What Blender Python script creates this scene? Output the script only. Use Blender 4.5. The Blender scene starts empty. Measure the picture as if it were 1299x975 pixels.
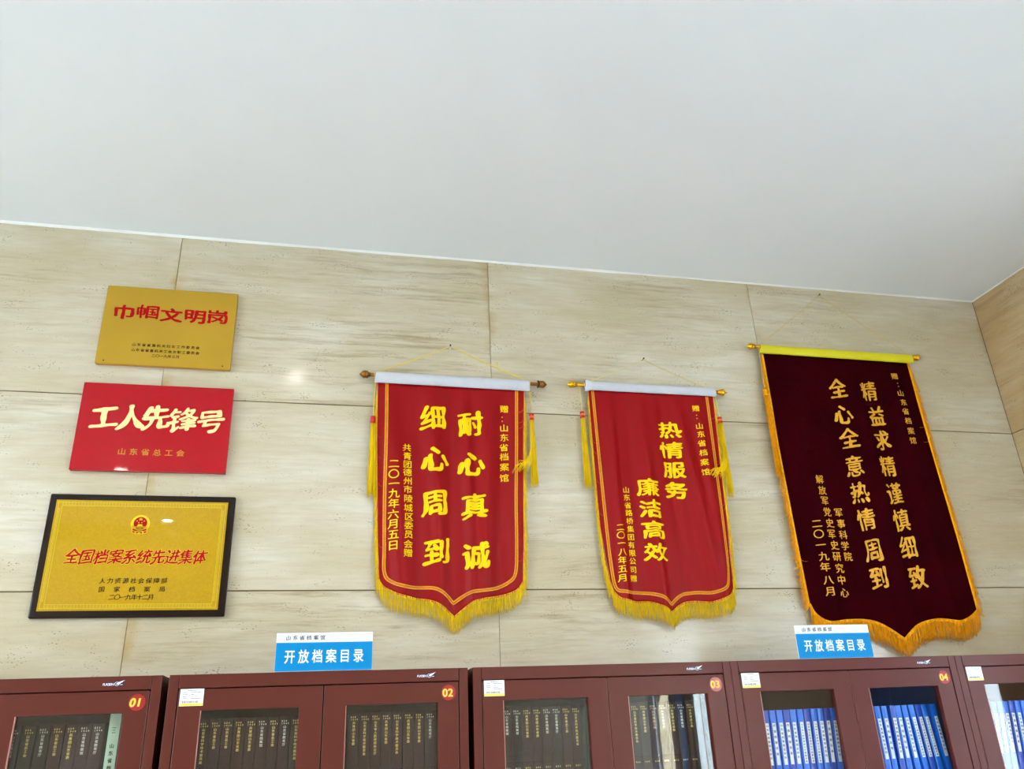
import bpy, bmesh, math, random
import numpy as np
from mathutils import Vector, Matrix, noise
from mathutils.geometry import delaunay_2d_cdt
random.seed(7)
S = bpy.context.scene
COL = S.collection

# ------------------------------------------------------------------ camera
cam_d = bpy.data.cameras.new('camera'); cam = bpy.data.objects.new('camera', cam_d); COL.objects.link(cam)
cam_d.sensor_fit = 'HORIZONTAL'; cam_d.sensor_width = 36; cam_d.lens = 1027.78 / 1299 * 36
cam_d.clip_start = .02
cx = Vector((.9762022, -.21322685, -.03954215)); cy = -Vector((.04921596, .39541074, -.9171849)); cz = -Vector((.21120384, .8934118, .396495))
cam.matrix_world = Matrix(((cx.x, cy.x, cz.x, 0), (cx.y, cy.y, cz.y, -2.97), (cx.z, cy.z, cz.z, 1.607), (0, 0, 0, 1)))
S.camera = cam

# ------------------------------------------------------------------ world, sun, exposure
W = bpy.data.worlds.new('sky'); S.world = W; W.use_nodes = True
nt = W.node_tree; nt.nodes.clear()
wo = nt.nodes.new('ShaderNodeOutputWorld'); wb = nt.nodes.new('ShaderNodeBackground')
tc = nt.nodes.new('ShaderNodeTexCoord'); sp = nt.nodes.new('ShaderNodeSeparateXYZ'); rp = nt.nodes.new('ShaderNodeValToRGB')
nt.links.new(tc.outputs['Generated'], sp.inputs[0]); nt.links.new(sp.outputs['Z'], rp.inputs[0]); nt.links.new(rp.outputs[0], wb.inputs[0])
rp.color_ramp.elements[0].position = 0; rp.color_ramp.elements[0].color = (.86, .93, 1, 1)
rp.color_ramp.elements[1].position = .8; rp.color_ramp.elements[1].color = (.50, .68, 1, 1)
wb.inputs[1].default_value = 9.0
nt.links.new(wb.outputs[0], wo.inputs[0])
sun_d = bpy.data.lights.new('sun', 'SUN'); sun = bpy.data.objects.new('sun', sun_d); COL.objects.link(sun)
sun_d.energy = 80; sun_d.angle = .009; sun_d.color = (1, .97, .92)
sun.rotation_euler = Vector((.17, .78, .5)).to_track_quat('Z', 'Y').to_euler()
S.view_settings.view_transform = 'Standard'; S.view_settings.look = 'None'
S.view_settings.gamma = 1; S.view_settings.use_curve_mapping = False
S.view_settings.exposure = 0.97

CEIL = 3.505; RX = 3.086; LX = -4.37; BY = -5.02
PANEL_POWER = 20

def area(name, loc, direction, sx, sy, power, color=(1, 1, 1), portal=False):
    d = bpy.data.lights.new(name, 'AREA'); d.shape = 'RECTANGLE'; d.size = sx; d.size_y = sy; d.energy = power; d.color = color
    if portal: d.cycles.is_portal = True
    o = bpy.data.objects.new(name, d); COL.objects.link(o); o.location = loc
    o.rotation_euler = (-Vector(direction)).to_track_quat('Z', 'Y').to_euler()
    return o
area('window_portal', (RX + .14, -4.2, 1.746), (-1, 0, 0), 1.2, 2.11, 1, portal=True)
area('window_portal', (RX + .14, -1.85, 1.746), (-1, 0, 0), 1.2, 2.11, 1, portal=True)
area('window_portal', (LX - .14, -2.5, 1.746), (1, 0, 0), 2.4, 2.11, 1, portal=True)

# ------------------------------------------------------------------ materials
def srgb(r, g, b):
    f = lambda c: ((c / 255 + .055) / 1.055) ** 2.4 if c > 10 else c / 255 / 12.92
    return (f(r), f(g), f(b), 1)
MATS = {}
def mat(name, col, rough=.5, metal=0, bump=0, bscale=200, var=0, vscale=8, spec=.5, coat=0, coat_rough=.05, sheen=0, stretch=(1, 1, 1), emit=0, trans=0):
    m = bpy.data.materials.new(name); m.use_nodes = True; MATS[name] = m
    n = m.node_tree; b = n.nodes['Principled BSDF']
    b.inputs['Base Color'].default_value = col; b.inputs['Roughness'].default_value = rough; b.inputs['Metallic'].default_value = metal
    b.inputs['Specular IOR Level'].default_value = spec
    b.inputs['Coat Weight'].default_value = coat; b.inputs['Coat Roughness'].default_value = coat_rough
    b.inputs['Sheen Weight'].default_value = sheen
    if trans: b.inputs['Transmission Weight'].default_value = trans
    if emit: b.inputs['Emission Color'].default_value = col; b.inputs['Emission Strength'].default_value = emit
    if bump or var:
        t = n.nodes.new('ShaderNodeTexCoord'); mp = n.nodes.new('ShaderNodeMapping'); mp.inputs['Scale'].default_value = stretch
        n.links.new(t.outputs['Object'], mp.inputs[0])
    if var:
        z = n.nodes.new('ShaderNodeTexNoise'); z.inputs['Scale'].default_value = vscale; z.inputs['Detail'].default_value = 5
        n.links.new(mp.outputs[0], z.inputs[0])
        r = n.nodes.new('ShaderNodeMapRange'); r.inputs[1].default_value = .3; r.inputs[2].default_value = .7; r.inputs[3].default_value = 1 - var; r.inputs[4].default_value = 1 + var
        n.links.new(z.outputs[0], r.inputs[0])
        mx = n.nodes.new('ShaderNodeVectorMath'); mx.operation = 'SCALE'; mx.inputs[0].default_value = col[:3]
        n.links.new(r.outputs[0], mx.inputs['Scale']); n.links.new(mx.outputs[0], b.inputs['Base Color'])
    if bump:
        z = n.nodes.new('ShaderNodeTexNoise'); z.inputs['Scale'].default_value = bscale; z.inputs['Detail'].default_value = 3
        n.links.new(mp.outputs[0], z.inputs[0])
        bp = n.nodes.new('ShaderNodeBump'); bp.inputs['Strength'].default_value = bump; bp.inputs['Distance'].default_value = .001
        n.links.new(z.outputs[0], bp.inputs['Height']); n.links.new(bp.outputs[0], b.inputs['Normal'])
    return m

def travertine(name, light, mid, dark, rough=.28, warm=0):
    m = bpy.data.materials.new(name); m.use_nodes = True; MATS[name] = m
    n = m.node_tree; N = n.nodes.new; Lk = n.links.new; b = n.nodes['Principled BSDF']
    t = N('ShaderNodeTexCoord'); oi = N('ShaderNodeObjectInfo')
    off = N('ShaderNodeVectorMath'); off.operation = 'SCALE'; off.inputs[0].default_value = (37, 11, 23); Lk(oi.outputs['Random'], off.inputs['Scale'])
    ad = N('ShaderNodeVectorMath'); ad.operation = 'ADD'; Lk(t.outputs['Object'], ad.inputs[0]); Lk(off.outputs[0], ad.inputs[1])
    # slow warp keeps the veins from being ruler straight
    wn = N('ShaderNodeTexNoise'); wn.inputs['Scale'].default_value = 2.2; Lk(ad.outputs[0], wn.inputs[0])
    ws = N('ShaderNodeVectorMath'); ws.operation = 'SCALE'; ws.inputs['Scale'].default_value = .03; Lk(wn.outputs['Color'], ws.inputs[0])
    w2 = N('ShaderNodeVectorMath'); w2.operation = 'ADD'; Lk(ad.outputs[0], w2.inputs[0]); Lk(ws.outputs[0], w2.inputs[1])
    def noise_(scale, stretch, det=6, ro=.6):
        mp = N('ShaderNodeMapping'); mp.inputs['Scale'].default_value = stretch; Lk(w2.outputs[0], mp.inputs[0])
        z = N('ShaderNodeTexNoise'); z.inputs['Scale'].default_value = scale; z.inputs['Detail'].default_value = det; z.inputs['Roughness'].default_value = ro
        Lk(mp.outputs[0], z.inputs[0]); return z
    def ramp(src, p0, p1, c0=(0, 0, 0, 1), c1=(1, 1, 1, 1)):
        r = N('ShaderNodeValToRGB'); r.color_ramp.elements[0].position = p0; r.color_ramp.elements[1].position = p1
        r.color_ramp.elements[0].color = c0; r.color_ramp.elements[1].color = c1; Lk(src, r.inputs[0]); return r
    def mix(fac, a, bb, mode='MIX'):
        x = N('ShaderNodeMix'); x.data_type = 'RGBA'; x.blend_type = mode
        if isinstance(fac, float): x.inputs[0].default_value = fac
        else: Lk(fac, x.inputs[0])
        for s, v in ((6, a), (7, bb)):
            if isinstance(v, tuple): x.inputs[s].default_value = v
            else: Lk(v, x.inputs[s])
        return x.outputs[2]
    big = noise_(1.5, (1, 1, 3.2), 4); streak = noise_(3.0, (1, 1, 16), 9, .7); fine = noise_(9, (1, 1, 9), 8, .7)
    c = mix(ramp(big.outputs[0], .36, .60).outputs[0], light, mid)
    c = mix(ramp(streak.outputs[0], .44, .66, (0, 0, 0, 1), (.75, .75, .75, 1)).outputs[0], c, mid)
    st2 = noise_(2.6, (1, 1, 14), 10, .74); gate = noise_(1.1, (1, 1, 1.6), 3)
    mm = N('ShaderNodeMath'); mm.operation = 'MULTIPLY'; Lk(ramp(st2.outputs[0], .50, .70, (0, 0, 0, 1), (.8, .8, .8, 1)).outputs[0], mm.inputs[0]); Lk(ramp(gate.outputs[0], .44, .62).outputs[0], mm.inputs[1])
    c = mix(mm.outputs[0], c, dark)
    fr = N('ShaderNodeMapRange'); fr.inputs[1].default_value = .3; fr.inputs[2].default_value = .7; fr.inputs[3].default_value = .93; fr.inputs[4].default_value = 1.06; Lk(fine.outputs[0], fr.inputs[0])
    sc = N('ShaderNodeVectorMath'); sc.operation = 'SCALE'; Lk(c, sc.inputs[0]); Lk(fr.outputs[0], sc.inputs['Scale']); c = sc.outputs[0]
    # pits
    pm = N('ShaderNodeMapping'); pm.inputs['Scale'].default_value = (1, 1, 2.3); Lk(w2.outputs[0], pm.inputs[0])
    v = N('ShaderNodeTexVoronoi'); v.inputs['Scale'].default_value = 75; Lk(pm.outputs[0], v.inputs[0])
    pn = N('ShaderNodeTexNoise'); pn.inputs['Scale'].default_value = 9; pn.inputs['Detail'].default_value = 4; Lk(pm.outputs[0], pn.inputs[0])
    th = ramp(pn.outputs[0], .44, .72, (0, 0, 0, 1), (.30, .30, .30, 1))
    lt = N('ShaderNodeMath'); lt.operation = 'LESS_THAN'; Lk(v.outputs['Distance'], lt.inputs[0]); Lk(th.outputs[0], lt.inputs[1])
    pf = N('ShaderNodeMath'); pf.operation = 'MULTIPLY'; pf.inputs[1].default_value = .62; Lk(lt.outputs[0], pf.inputs[0])
    c = mix(pf.outputs[0], c, (dark[0] * .35, dark[1] * .33, dark[2] * .3, 1))
    # brown seepage that follows the edges of a panel
    if warm:
        sx = N('ShaderNodeSeparateXYZ'); Lk(t.outputs['Object'], sx.inputs[0])
        ab = N('ShaderNodeMath'); ab.operation = 'ABSOLUTE'; Lk(sx.outputs['X'], ab.inputs[0])
        nn = noise_(7, (1, 1, 1.2), 4)
        e = N('ShaderNodeMath'); e.operation = 'MULTIPLY_ADD'; Lk(nn.outputs[0], e.inputs[0]); e.inputs[1].default_value = .13; Lk(ab.outputs[0], e.inputs[2])
        rr = ramp(e.outputs[0], .655, .69); rr.color_ramp.elements[1].color = (.75, .75, .75, 1)
        g2 = ramp(big.outputs[0], .47, .60)
        q = N('ShaderNodeMath'); q.operation = 'MULTIPLY'; Lk(rr.outputs[0], q.inputs[0]); Lk(g2.outputs[0], q.inputs[1])
        c = mix(q.outputs[0], c, srgb(176, 146, 92))
    Lk(c, b.inputs['Base Color'])
    b.inputs['Roughness'].default_value = rough; b.inputs['Specular IOR Level'].default_value = .45
    b.inputs['Coat Weight'].default_value = .35; b.inputs['Coat Roughness'].default_value = .12
    bp = N('ShaderNodeBump'); bp.inputs['Strength'].default_value = .5; bp.inputs['Distance'].default_value = .0012; bp.invert = True
    Lk(lt.outputs[0], bp.inputs['Height']); Lk(bp.outputs[0], b.inputs['Normal'])
    return m

M = MATS
travertine('travertine', srgb(212, 206, 188), srgb(194, 182, 152), srgb(150, 126, 88), warm=1)
travertine('travertine_shaded', srgb(206, 182, 142), srgb(188, 158, 112), srgb(150, 112, 70))  # right wall stone, browner to carry the shade of its unlit face
mat('mortar', srgb(122, 98, 68), .9)
mat('ceiling_paint', srgb(236, 238, 236), .85, bump=.05, bscale=60, spec=.2, var=.012, vscale=2.5)
mat('sealant', srgb(240, 240, 236), .6)
mat('floor_stone', srgb(206, 209, 212), .25, var=.08, vscale=3)
mat('satin_red', srgb(150, 5, 14), .38, bump=.2, bscale=900, spec=.16)
mat('velvet_maroon', srgb(46, 0, 6), .9, spec=.03, var=.22, vscale=5, bump=.15, bscale=700)
mat('sleeve_white', srgb(204, 207, 216), .5, bump=.2, bscale=300, spec=.2)
mat('sleeve_yellow', srgb(222, 212, 0), .5, bump=.2, bscale=300)
mat('fringe_yellow', srgb(255, 216, 14), .6, var=.16, vscale=260, stretch=(1, 1, .1), spec=.15)
mat('fringe_orange', srgb(252, 172, 6), .6, var=.24, vscale=200, stretch=(1, 1, .35), spec=.15)
mat('thread_gold', srgb(255, 212, 4), .5, bump=.3, bscale=600, spec=.15)
mat('thread_amber', srgb(226, 166, 50), .5, bump=.3, bscale=600, var=.15, vscale=90, spec=.15)
mat('ribbon_orange', srgb(214, 112, 16), .45, var=.3, vscale=420, spec=.2)
mat('ribbon_gold', srgb(232, 178, 46), .4, var=.3, vscale=420, spec=.2)
mat('piping_red', srgb(222, 92, 58), .5)
mat('tassel_red', srgb(204, 18, 30), .5)
mat('tassel_orange', srgb(240, 120, 30), .5)
mat('cord_yellow', srgb(236, 208, 70), .6)
mat('cord_pale', srgb(232, 216, 130), .6)
mat('cord_tan', srgb(212, 180, 96), .6)
mat('bronze', srgb(150, 104, 52), .28, metal=1, var=.25, vscale=60)
mat('bright_gold', srgb(246, 186, 40), .2, metal=1)
mat('wood_rod', srgb(150, 92, 48), .4, var=.2, vscale=30, stretch=(.2, 1, 1))
mat('iron', srgb(50, 46, 44), .5, metal=.6)
mat('plug_white', srgb(226, 222, 216), .6)
mat('brass_plate', srgb(190, 152, 46), .34, metal=.35, var=.05, vscale=5, spec=.3)
mat('brass_edge', srgb(214, 150, 46), .3, metal=.7)
mat('print_red', srgb(176, 4, 8), .5, spec=.15)
mat('print_dark', srgb(36, 28, 8), .55, spec=.15)
mat('plate_red', srgb(178, 0, 18), .2, coat=.45, coat_rough=.03, spec=.1)
mat('letter_gold', srgb(255, 238, 168), .22, metal=.5)
mat('gold_paper', srgb(190, 150, 0), .5, var=.08, vscale=160, coat=.7, coat_rough=.02, spec=.1)
mat('gold_paper_light', srgb(224, 200, 50), .45, coat=.5, coat_rough=.02, spec=.1)
mat('dark_wood', srgb(26, 8, 5), .3, var=.2, vscale=40, stretch=(.3, 1, 1), coat=.4, coat_rough=.03, spec=.1)
mat('emblem_gold', srgb(240, 204, 30), .4, coat=.4, spec=.2)
mat('cabinet_steel', srgb(88, 31, 20), .4, spec=.26, coat=.1, coat_rough=.3, bump=.05, bscale=500)
mat('edge_highlight', srgb(180, 128, 116), .35)  # pale tone paints in the light caught along the steel edges
mat('cabinet_inside', srgb(56, 34, 30), .6)
mat('gasket', srgb(20, 16, 16), .7)
mat('chrome', srgb(200, 200, 202), .15, metal=1)
mat('sticker_white', srgb(244, 246, 250), .4, coat=.3)
mat('sticker_yellow', srgb(250, 232, 60), .4, coat=.3)
mat('sticker_ink', srgb(60, 62, 96), .6)
mat('barcode_ink', srgb(40, 40, 36), .6)
mat('disc_red', srgb(164, 8, 22), .4, coat=.3)
mat('numeral_yellow', srgb(255, 206, 62), .45)
mat('badge_navy', srgb(22, 28, 84), .3)
mat('badge_white', srgb(240, 242, 250), .35)
mat('sign_white', srgb(226, 230, 234), .3, coat=.2)
mat('sign_blue', srgb(0, 132, 196), .4, spec=.15)
mat('sign_ink', srgb(44, 44, 50), .5)
mat('acrylic', srgb(226, 232, 236), .1, coat=1)
mat('volume_brown', srgb(54, 26, 22), .6, var=.12, vscale=14, spec=.2)
mat('volume_umber', srgb(46, 30, 26), .6, var=.12, vscale=14, spec=.2)
mat('volume_green', srgb(50, 62, 46), .5, bump=.3, bscale=500, var=.12, vscale=14)
mat('volume_pale', srgb(186, 204, 176), .6, var=.06, vscale=20)
mat('page', srgb(206, 198, 176), .8, bump=.5, bscale=900)
mat('foil_gold', srgb(230, 196, 110), .4, metal=.2)
mat('foil_silver', srgb(214, 206, 190), .4, metal=.2)
mat('binder_blue', srgb(8, 112, 232), .35, coat=.3, coat_rough=.1, var=.12, vscale=9)
mat('binder_deep', srgb(10, 72, 196), .35, coat=.3, coat_rough=.1, var=.12, vscale=9)
mat('binder_label', srgb(250, 252, 255), .5)
mat('shelf_grey', srgb(150, 168, 180), .4)
mat('frame_white', srgb(226, 230, 234), .3)
mat('curtain_blue', srgb(90, 140, 200), .8, bump=.2, bscale=200)
mat('lamp_glow', (1, .97, .9, 1), .5, emit=60)
mat('panel_glow', (.97, .99, 1, 1), .5, emit=5)
mat('ground_outside', srgb(132, 134, 134), .9)

# clear sheet glass: thin panes, mostly see-through, mirror-like reflection
def glass(name, refl, tint):
    m = bpy.data.materials.new(name); m.use_nodes = True; MATS[name] = m
    n = m.node_tree; n.nodes.clear(); o = n.nodes.new('ShaderNodeOutputMaterial')
    t = n.nodes.new('ShaderNodeBsdfTransparent'); t.inputs[0].default_value = tint
    g = n.nodes.new('ShaderNodeBsdfGlossy'); g.inputs['Roughness'].default_value = 0.0; g.inputs[0].default_value = (1, 1, 1, 1)
    f0 = n.nodes.new('ShaderNodeLayerWeight'); f0.inputs['Blend'].default_value = .5
    f = n.nodes.new('ShaderNodeMath'); f.operation = 'POWER'; f.inputs[1].default_value = 5; n.links.new(f0.outputs['Facing'], f.inputs[0])
    a = n.nodes.new('ShaderNodeMath'); a.operation = 'MULTIPLY_ADD'; a.inputs[1].default_value = 1 - refl; a.inputs[2].default_value = refl
    x = n.nodes.new('ShaderNodeMixShader')
    n.links.new(f.outputs[0], a.inputs[0]); n.links.new(a.outputs[0], x.inputs[0]); n.links.new(t.outputs[0], x.inputs[1]); n.links.new(g.outputs[0], x.inputs[2])
    n.links.new(x.outputs[0], o.inputs[0]); return m
glass('door_glass', .030, (.95, .97, .97, 1))
glass('window_glass', .035, (.93, .96, .97, 1))

# ------------------------------------------------------------------ helpers
def link(name, me, parent=None, m=None, **kw):
    if m:
        me.materials.clear(); me.materials.append(MATS[m])
    o = bpy.data.objects.new(name, me); COL.objects.link(o)
    if parent is not None: o.parent = parent
    for k, v in kw.items(): o[k] = v
    return o
def thing(name, loc, label, cat, group=None):
    o = bpy.data.objects.new(name, None); COL.objects.link(o); o.location = loc; o.empty_display_size = .05
    o['label'] = label; o['category'] = cat
    if group: o['group'] = group
    return o
def pyd(vs, fs, smooth=False):
    me = bpy.data.meshes.new('m'); me.from_pydata([tuple(v) for v in vs], [], fs); me.validate()
    if smooth: me.polygons.foreach_set('use_smooth', [True] * len(me.polygons))
    return me
def box_bm(bm, x0, x1, y0, y1, z0, z1):
    v = [bm.verts.new(p) for p in ((x0, y0, z0), (x1, y0, z0), (x1, y1, z0), (x0, y1, z0), (x0, y0, z1), (x1, y0, z1), (x1, y1, z1), (x0, y1, z1))]
    for f in ((0, 3, 2, 1), (4, 5, 6, 7), (0, 1, 5, 4), (1, 2, 6, 5), (2, 3, 7, 6), (3, 0, 4, 7)): bm.faces.new([v[i] for i in f])
def done(bm, bevel=0, seg=2):
    if bevel:
        bmesh.ops.bevel(bm, geom=[e for e in bm.edges if e.calc_length() > bevel * 3], offset=bevel, segments=seg, affect='EDGES', profile=.5)
    bmesh.ops.recalc_face_normals(bm, faces=bm.faces)
    me = bpy.data.meshes.new('m'); bm.to_mesh(me); bm.free(); return me
def boxes(lst, bevel=0, seg=2):
    bm = bmesh.new()
    for b in lst: box_bm(bm, *b)
    return done(bm, bevel, seg)
def tube(pts, r, n=6, cap=True):
    vs, fs = [], []
    pts = [Vector(p) for p in pts]
    R = r if isinstance(r, (list, tuple)) else [r] * len(pts)
    up = Vector((.13, .97, .21))
    for i, p in enumerate(pts):
        d = (pts[min(i + 1, len(pts) - 1)] - pts[max(i - 1, 0)]).normalized()
        a = d.cross(up).normalized(); b = d.cross(a).normalized()
        for k in range(n):
            t = 2 * math.pi * k / n; vs.append(p + (a * math.cos(t) + b * math.sin(t)) * R[i])
    for i in range(len(pts) - 1):
        for k in range(n): fs.append((i * n + k, i * n + (k + 1) % n, (i + 1) * n + (k + 1) % n, (i + 1) * n + k))
    if cap: fs.append(tuple(range(n))[::-1]); fs.append(tuple((len(pts) - 1) * n + k for k in range(n)))
    return vs, fs
def merge(parts):
    V, F = [], []
    for v, f in parts:
        o = len(V); V += list(v); F += [tuple(i + o for i in q) for q in f]
    return V, F
def lathe_x(profile, x0, sgn, y, z, n=20):
    # profile: (distance along x, radius)
    vs, fs = [], []
    for d, r in profile:
        for k in range(n):
            t = 2 * math.pi * k / n; vs.append((x0 + sgn * d, y + r * math.cos(t), z + r * math.sin(t)))
    for i in range(len(profile) - 1):
        for k in range(n): fs.append((i * n + k, i * n + (k + 1) % n, (i + 1) * n + (k + 1) % n, (i + 1) * n + k))
    me = pyd(vs, fs, True); bm = bmesh.new(); bm.from_mesh(me); bmesh.ops.recalc_face_normals(bm, faces=bm.faces); bm.to_mesh(me); bm.free(); return me
def interp(tab, t):
    if t <= tab[0][0]: return tab[0][1]
    for (a, va), (b, vb) in zip(tab, tab[1:]):
        if t <= b: return va + (vb - va) * (t - a) / (b - a)
    return tab[-1][1]
def catmull(pts, n=8):
    out = []
    P = [pts[0]] + list(pts) + [pts[-1]]
    for i in range(1, len(P) - 2):
        p0, p1, p2, p3 = [Vector(p) for p in P[i - 1:i + 3]]
        for k in range(n):
            t = k / n
            out.append(.5 * ((2 * p1) + (p2 - p0) * t + (2 * p0 - 5 * p1 + 4 * p2 - p3) * t * t + (3 * p1 - p0 - 3 * p2 + p3) * t ** 3))
    out.append(Vector(pts[-1])); return out

# ------------------------------------------------------------------ lettering
GLY = {}
def glyph(ch):
    if ch in GLY: return GLY[ch]
    c = bpy.data.curves.new('t', 'FONT'); c.body = ch
    o = bpy.data.objects.new('t', c); COL.objects.link(o)
    bpy.context.view_layer.objects.active = o; o.select_set(True)
    bpy.ops.object.convert(target='CURVE')
    polys = []
    for s in o.data.splines:
        b = s.bezier_points; n = len(b); pts = []
        for i in range(n):
            p, q = b[i], b[(i + 1) % n]
            a0, a1, a2, a3 = [Vector(v).to_2d() for v in (p.co, p.handle_right, q.handle_left, q.co)]
            L = (a3 - a0).length
            dirv = (a3 - a0).normalized() if L > 1e-6 else Vector((1, 0))
            bend = max(abs((a1 - a0).cross(dirv)), abs((a2 - a0).cross(dirv)))
            k = 1 if bend < .002 else 5
            for j in range(k):
                t = j / k; u = 1 - t
                pts.append(a0 * u ** 3 + a1 * 3 * u * u * t + a2 * 3 * u * t * t + a3 * t ** 3)
        clean = []
        for p in pts:
            if not clean or (p - clean[-1]).length > .002: clean.append(p)
        if (clean[0] - clean[-1]).length < .002: clean.pop()
        polys.append(clean)
    bpy.data.objects.remove(o)
    area_ = lambda P: sum(P[i - 1].cross(P[i]) for i in range(len(P))) / 2
    big = max(polys, key=lambda P: abs(area_(P)))
    if area_(big) < 0: polys = [P[::-1] for P in polys]        # outer contours counter-clockwise: ink on the left
    GLY[ch] = polys; return polys
def resample(P, h):
    out = []
    n = len(P)
    for i in range(n):
        a, b = P[i], P[(i + 1) % n]; L = (b - a).length; k = max(1, round(L / h))
        for j in range(k): out.append(a + (b - a) * (j / k))
    return out
def style_poly(P, st, seed, dens=1):
    # st: h, smooth, wx, wy, vary, slope, widen
    h, sm, wx, wy, vary, slope, wid, hgt = st
    if vary: wx *= dens; wy *= dens
    if h: P = resample(P, h)
    for _ in range(sm):
        n = len(P); P = [(P[i - 1] + P[i] * 2 + P[(i + 1) % n]) / 4 for i in range(n)]
    n = len(P); out = []
    for i in range(n):
        d = P[(i + 1) % n] - P[i - 1]
        if d.length < 1e-7: continue
        d.normalize(); nx, ny = d.y, -d.x
        p = P[i]; k = 1
        if vary: k = 1 + vary * noise.noise(Vector((p.x * 3.7 + seed * 5.1, p.y * 3.7, seed * .7))) * 4.2
        q = Vector((p.x + nx * wx * k, p.y + ny * wy * k))
        if vary: q += Vector((noise.noise(Vector((p.x * 2 + seed, p.y * 2, 9))), noise.noise(Vector((p.x * 2, p.y * 2 + seed, 3))))) * .05
        x = (q.x - .5) * wid; y = (q.y - .38) * hgt
        out.append(Vector((x, y + slope * x - .10 * slope * x * x)))
    sh = SHEAR.get(id(st), 0)
    if sh: out = [Vector((q.x + sh * q.y, q.y)) for q in out]
    return out
SHEAR = {}
STY = {  # h, smooth, wx, wy, vary, slope, widen, heighten
    'big':   (.022, 4, .032, .020, .36, .15, 1.0, .98),
    'li':    (.022, 3, .028, .022, .25, -.02, 1.12, .84),
    'small': (.05, 1, .012, .010, 0, .05, 1.0, .88),
    'plain': (0, 0, .004, .004, 0, 0, 1, 1),
    'kai':   (.03, 2, .014, .008, .2, .12, 1, .95),
    'hei':   (0, 0, .024, .020, 0, 0, .92, 1.16),
    'num':   (0, 0, .030, .026, 0, 0, 1, 1),
}
def lettering(name, parent, items, m, surf, depth=.0006, lift=.001, seed=0):
    """items: (style, em size, string, [(x, z)...]); surf(x, z) -> y of the face below the letters."""
    V, F = [], []
    for si, (style, size, text, pos) in enumerate(items):
        for k, (ch, (px, pz)) in enumerate(zip(text, pos)):
            if ch == '：':
                Ps = [[Vector((.07 * math.cos(a * math.pi / 4), dz + .07 * math.sin(a * math.pi / 4))) for a in range(8)] for dz in (.22, -.22)]
            else:
                G = glyph(ch); per = sum((P[i] - P[i - 1]).length for P in G for i in range(len(P)))
                Ps = [style_poly(P, STY[style], si * 3.1 + k * 1.7 + 1 + seed, min(1.25, (9.5 / per) ** 1.1)) for P in G]
            pts, edges = [], []
            for P in Ps:
                o = len(pts); n = len(P); pts += P; edges += [(o + i, o + (i + 1) % n) for i in range(n)]
            if callable(surf) and size > .06: pts = pts + [Vector((a * .07 + .003 * (b % 2), b * .07)) for a in range(-9, 10) for b in range(-9, 10)]
            v2, e2, f2, _, _, _ = delaunay_2d_cdt(pts, edges, [], 0, 1e-6)
            if not f2: continue
            vv = np.array([(v.x, v.y) for v in v2]); tri = np.array([f for f in f2 if len(f) == 3])
            c = vv[tri].mean(axis=1)
            p0 = np.array([(pts[a].x, pts[a].y) for a, b in edges]); p1 = np.array([(pts[b].x, pts[b].y) for a, b in edges])
            y = c[:, 1:2]; up = (p0[None, :, 1] <= y) & (p1[None, :, 1] > y); dn_ = (p0[None, :, 1] > y) & (p1[None, :, 1] <= y)
            left = (p1[None, :, 0] - p0[None, :, 0]) * (y - p0[None, :, 1]) - (c[:, 0:1] - p0[None, :, 0]) * (p1[None, :, 1] - p0[None, :, 1])
            wn = (up & (left > 0)).sum(1) - (dn_ & (left < 0)).sum(1)
            tri = tri[wn > 0]
            if not len(tri): continue
            used, inv = np.unique(tri, return_inverse=True); tri = inv.reshape(-1, 3); vv = vv[used]; o = len(V); n = len(vv)
            for q in vv:
                x, z = px + q[0] * size, pz + q[1] * size; yy = (surf(x, z) if callable(surf) else surf) - lift
                V.append((x, yy - depth, z)); V.append((x, yy, z))
            cnt = {}
            for t in tri.tolist():
                a, b, c_ = t
                cr = (vv[b][0] - vv[a][0]) * (vv[c_][1] - vv[a][1]) - (vv[b][1] - vv[a][1]) * (vv[c_][0] - vv[a][0])
                if cr < 0: b, c_ = c_, b
                F.append((o + 2 * a, o + 2 * b, o + 2 * c_))
                for e in ((a, b), (b, c_), (c_, a)): cnt[e] = 1
            for a, b in cnt:
                if (b, a) not in cnt: F.append((o + 2 * a, o + 2 * a + 1, o + 2 * b + 1, o + 2 * b))
    me = pyd(V, F)
    return link(name, me, parent, m)
def characters(parent, item, m, surf, depth, lift, seed=0):
    st, size, text, pos = item
    for i, (ch, p) in enumerate(zip(text, pos)): lettering('character', parent, [(st, size, ch, [p])], m, surf, depth, lift, seed * 7.3 + i * 2.9 + .4)
def row(text, x0, x1, z, z1=None):
    n = len(text); z1 = z if z1 is None else z1
    return [(x0 + (x1 - x0) * i / max(1, n - 1), z + (z1 - z) * i / max(1, n - 1)) for i in range(n)]

# ------------------------------------------------------------------ setting: walls of stone panels
ZR = [0, .69, 1.395, 2.0985, 2.802, CEIL]
def struct(name, me, m, parent=None):
    o = link(name, me, parent, m); o['kind'] = 'structure'; return o
PM = {}
def panel_mesh(w, h, m):
    k = (round(w, 4), round(h, 4), m)
    if k not in PM:
        me = boxes([(-w / 2, w / 2, 0, .02, -h / 2, h / 2)], .0008, 1); me.materials.append(MATS[m]); PM[k] = me
    return PM[k]
def panels(parent, cols, rows, m, place, skip=()):
    for j in range(len(rows) - 1):
        for i in range(len(cols) - 1):
            if (i, j) in skip: continue
            w = abs(cols[i + 1] - cols[i]) - .0016; h = rows[j + 1] - rows[j] - .0042
            o = bpy.data.objects.new('stone_panel', panel_mesh(w, h, m)); COL.objects.link(o); o.parent = parent
            place(o, (cols[i] + cols[i + 1]) / 2, (rows[j] + rows[j + 1]) / 2)
wf = struct('wall_front', boxes([(LX - .1, RX + .1, .0045, .12, 0, CEIL + .05)]), 'mortar')
FC = [LX, -3.12, -1.874, -.636, .6165, 1.8515, RX]
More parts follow.
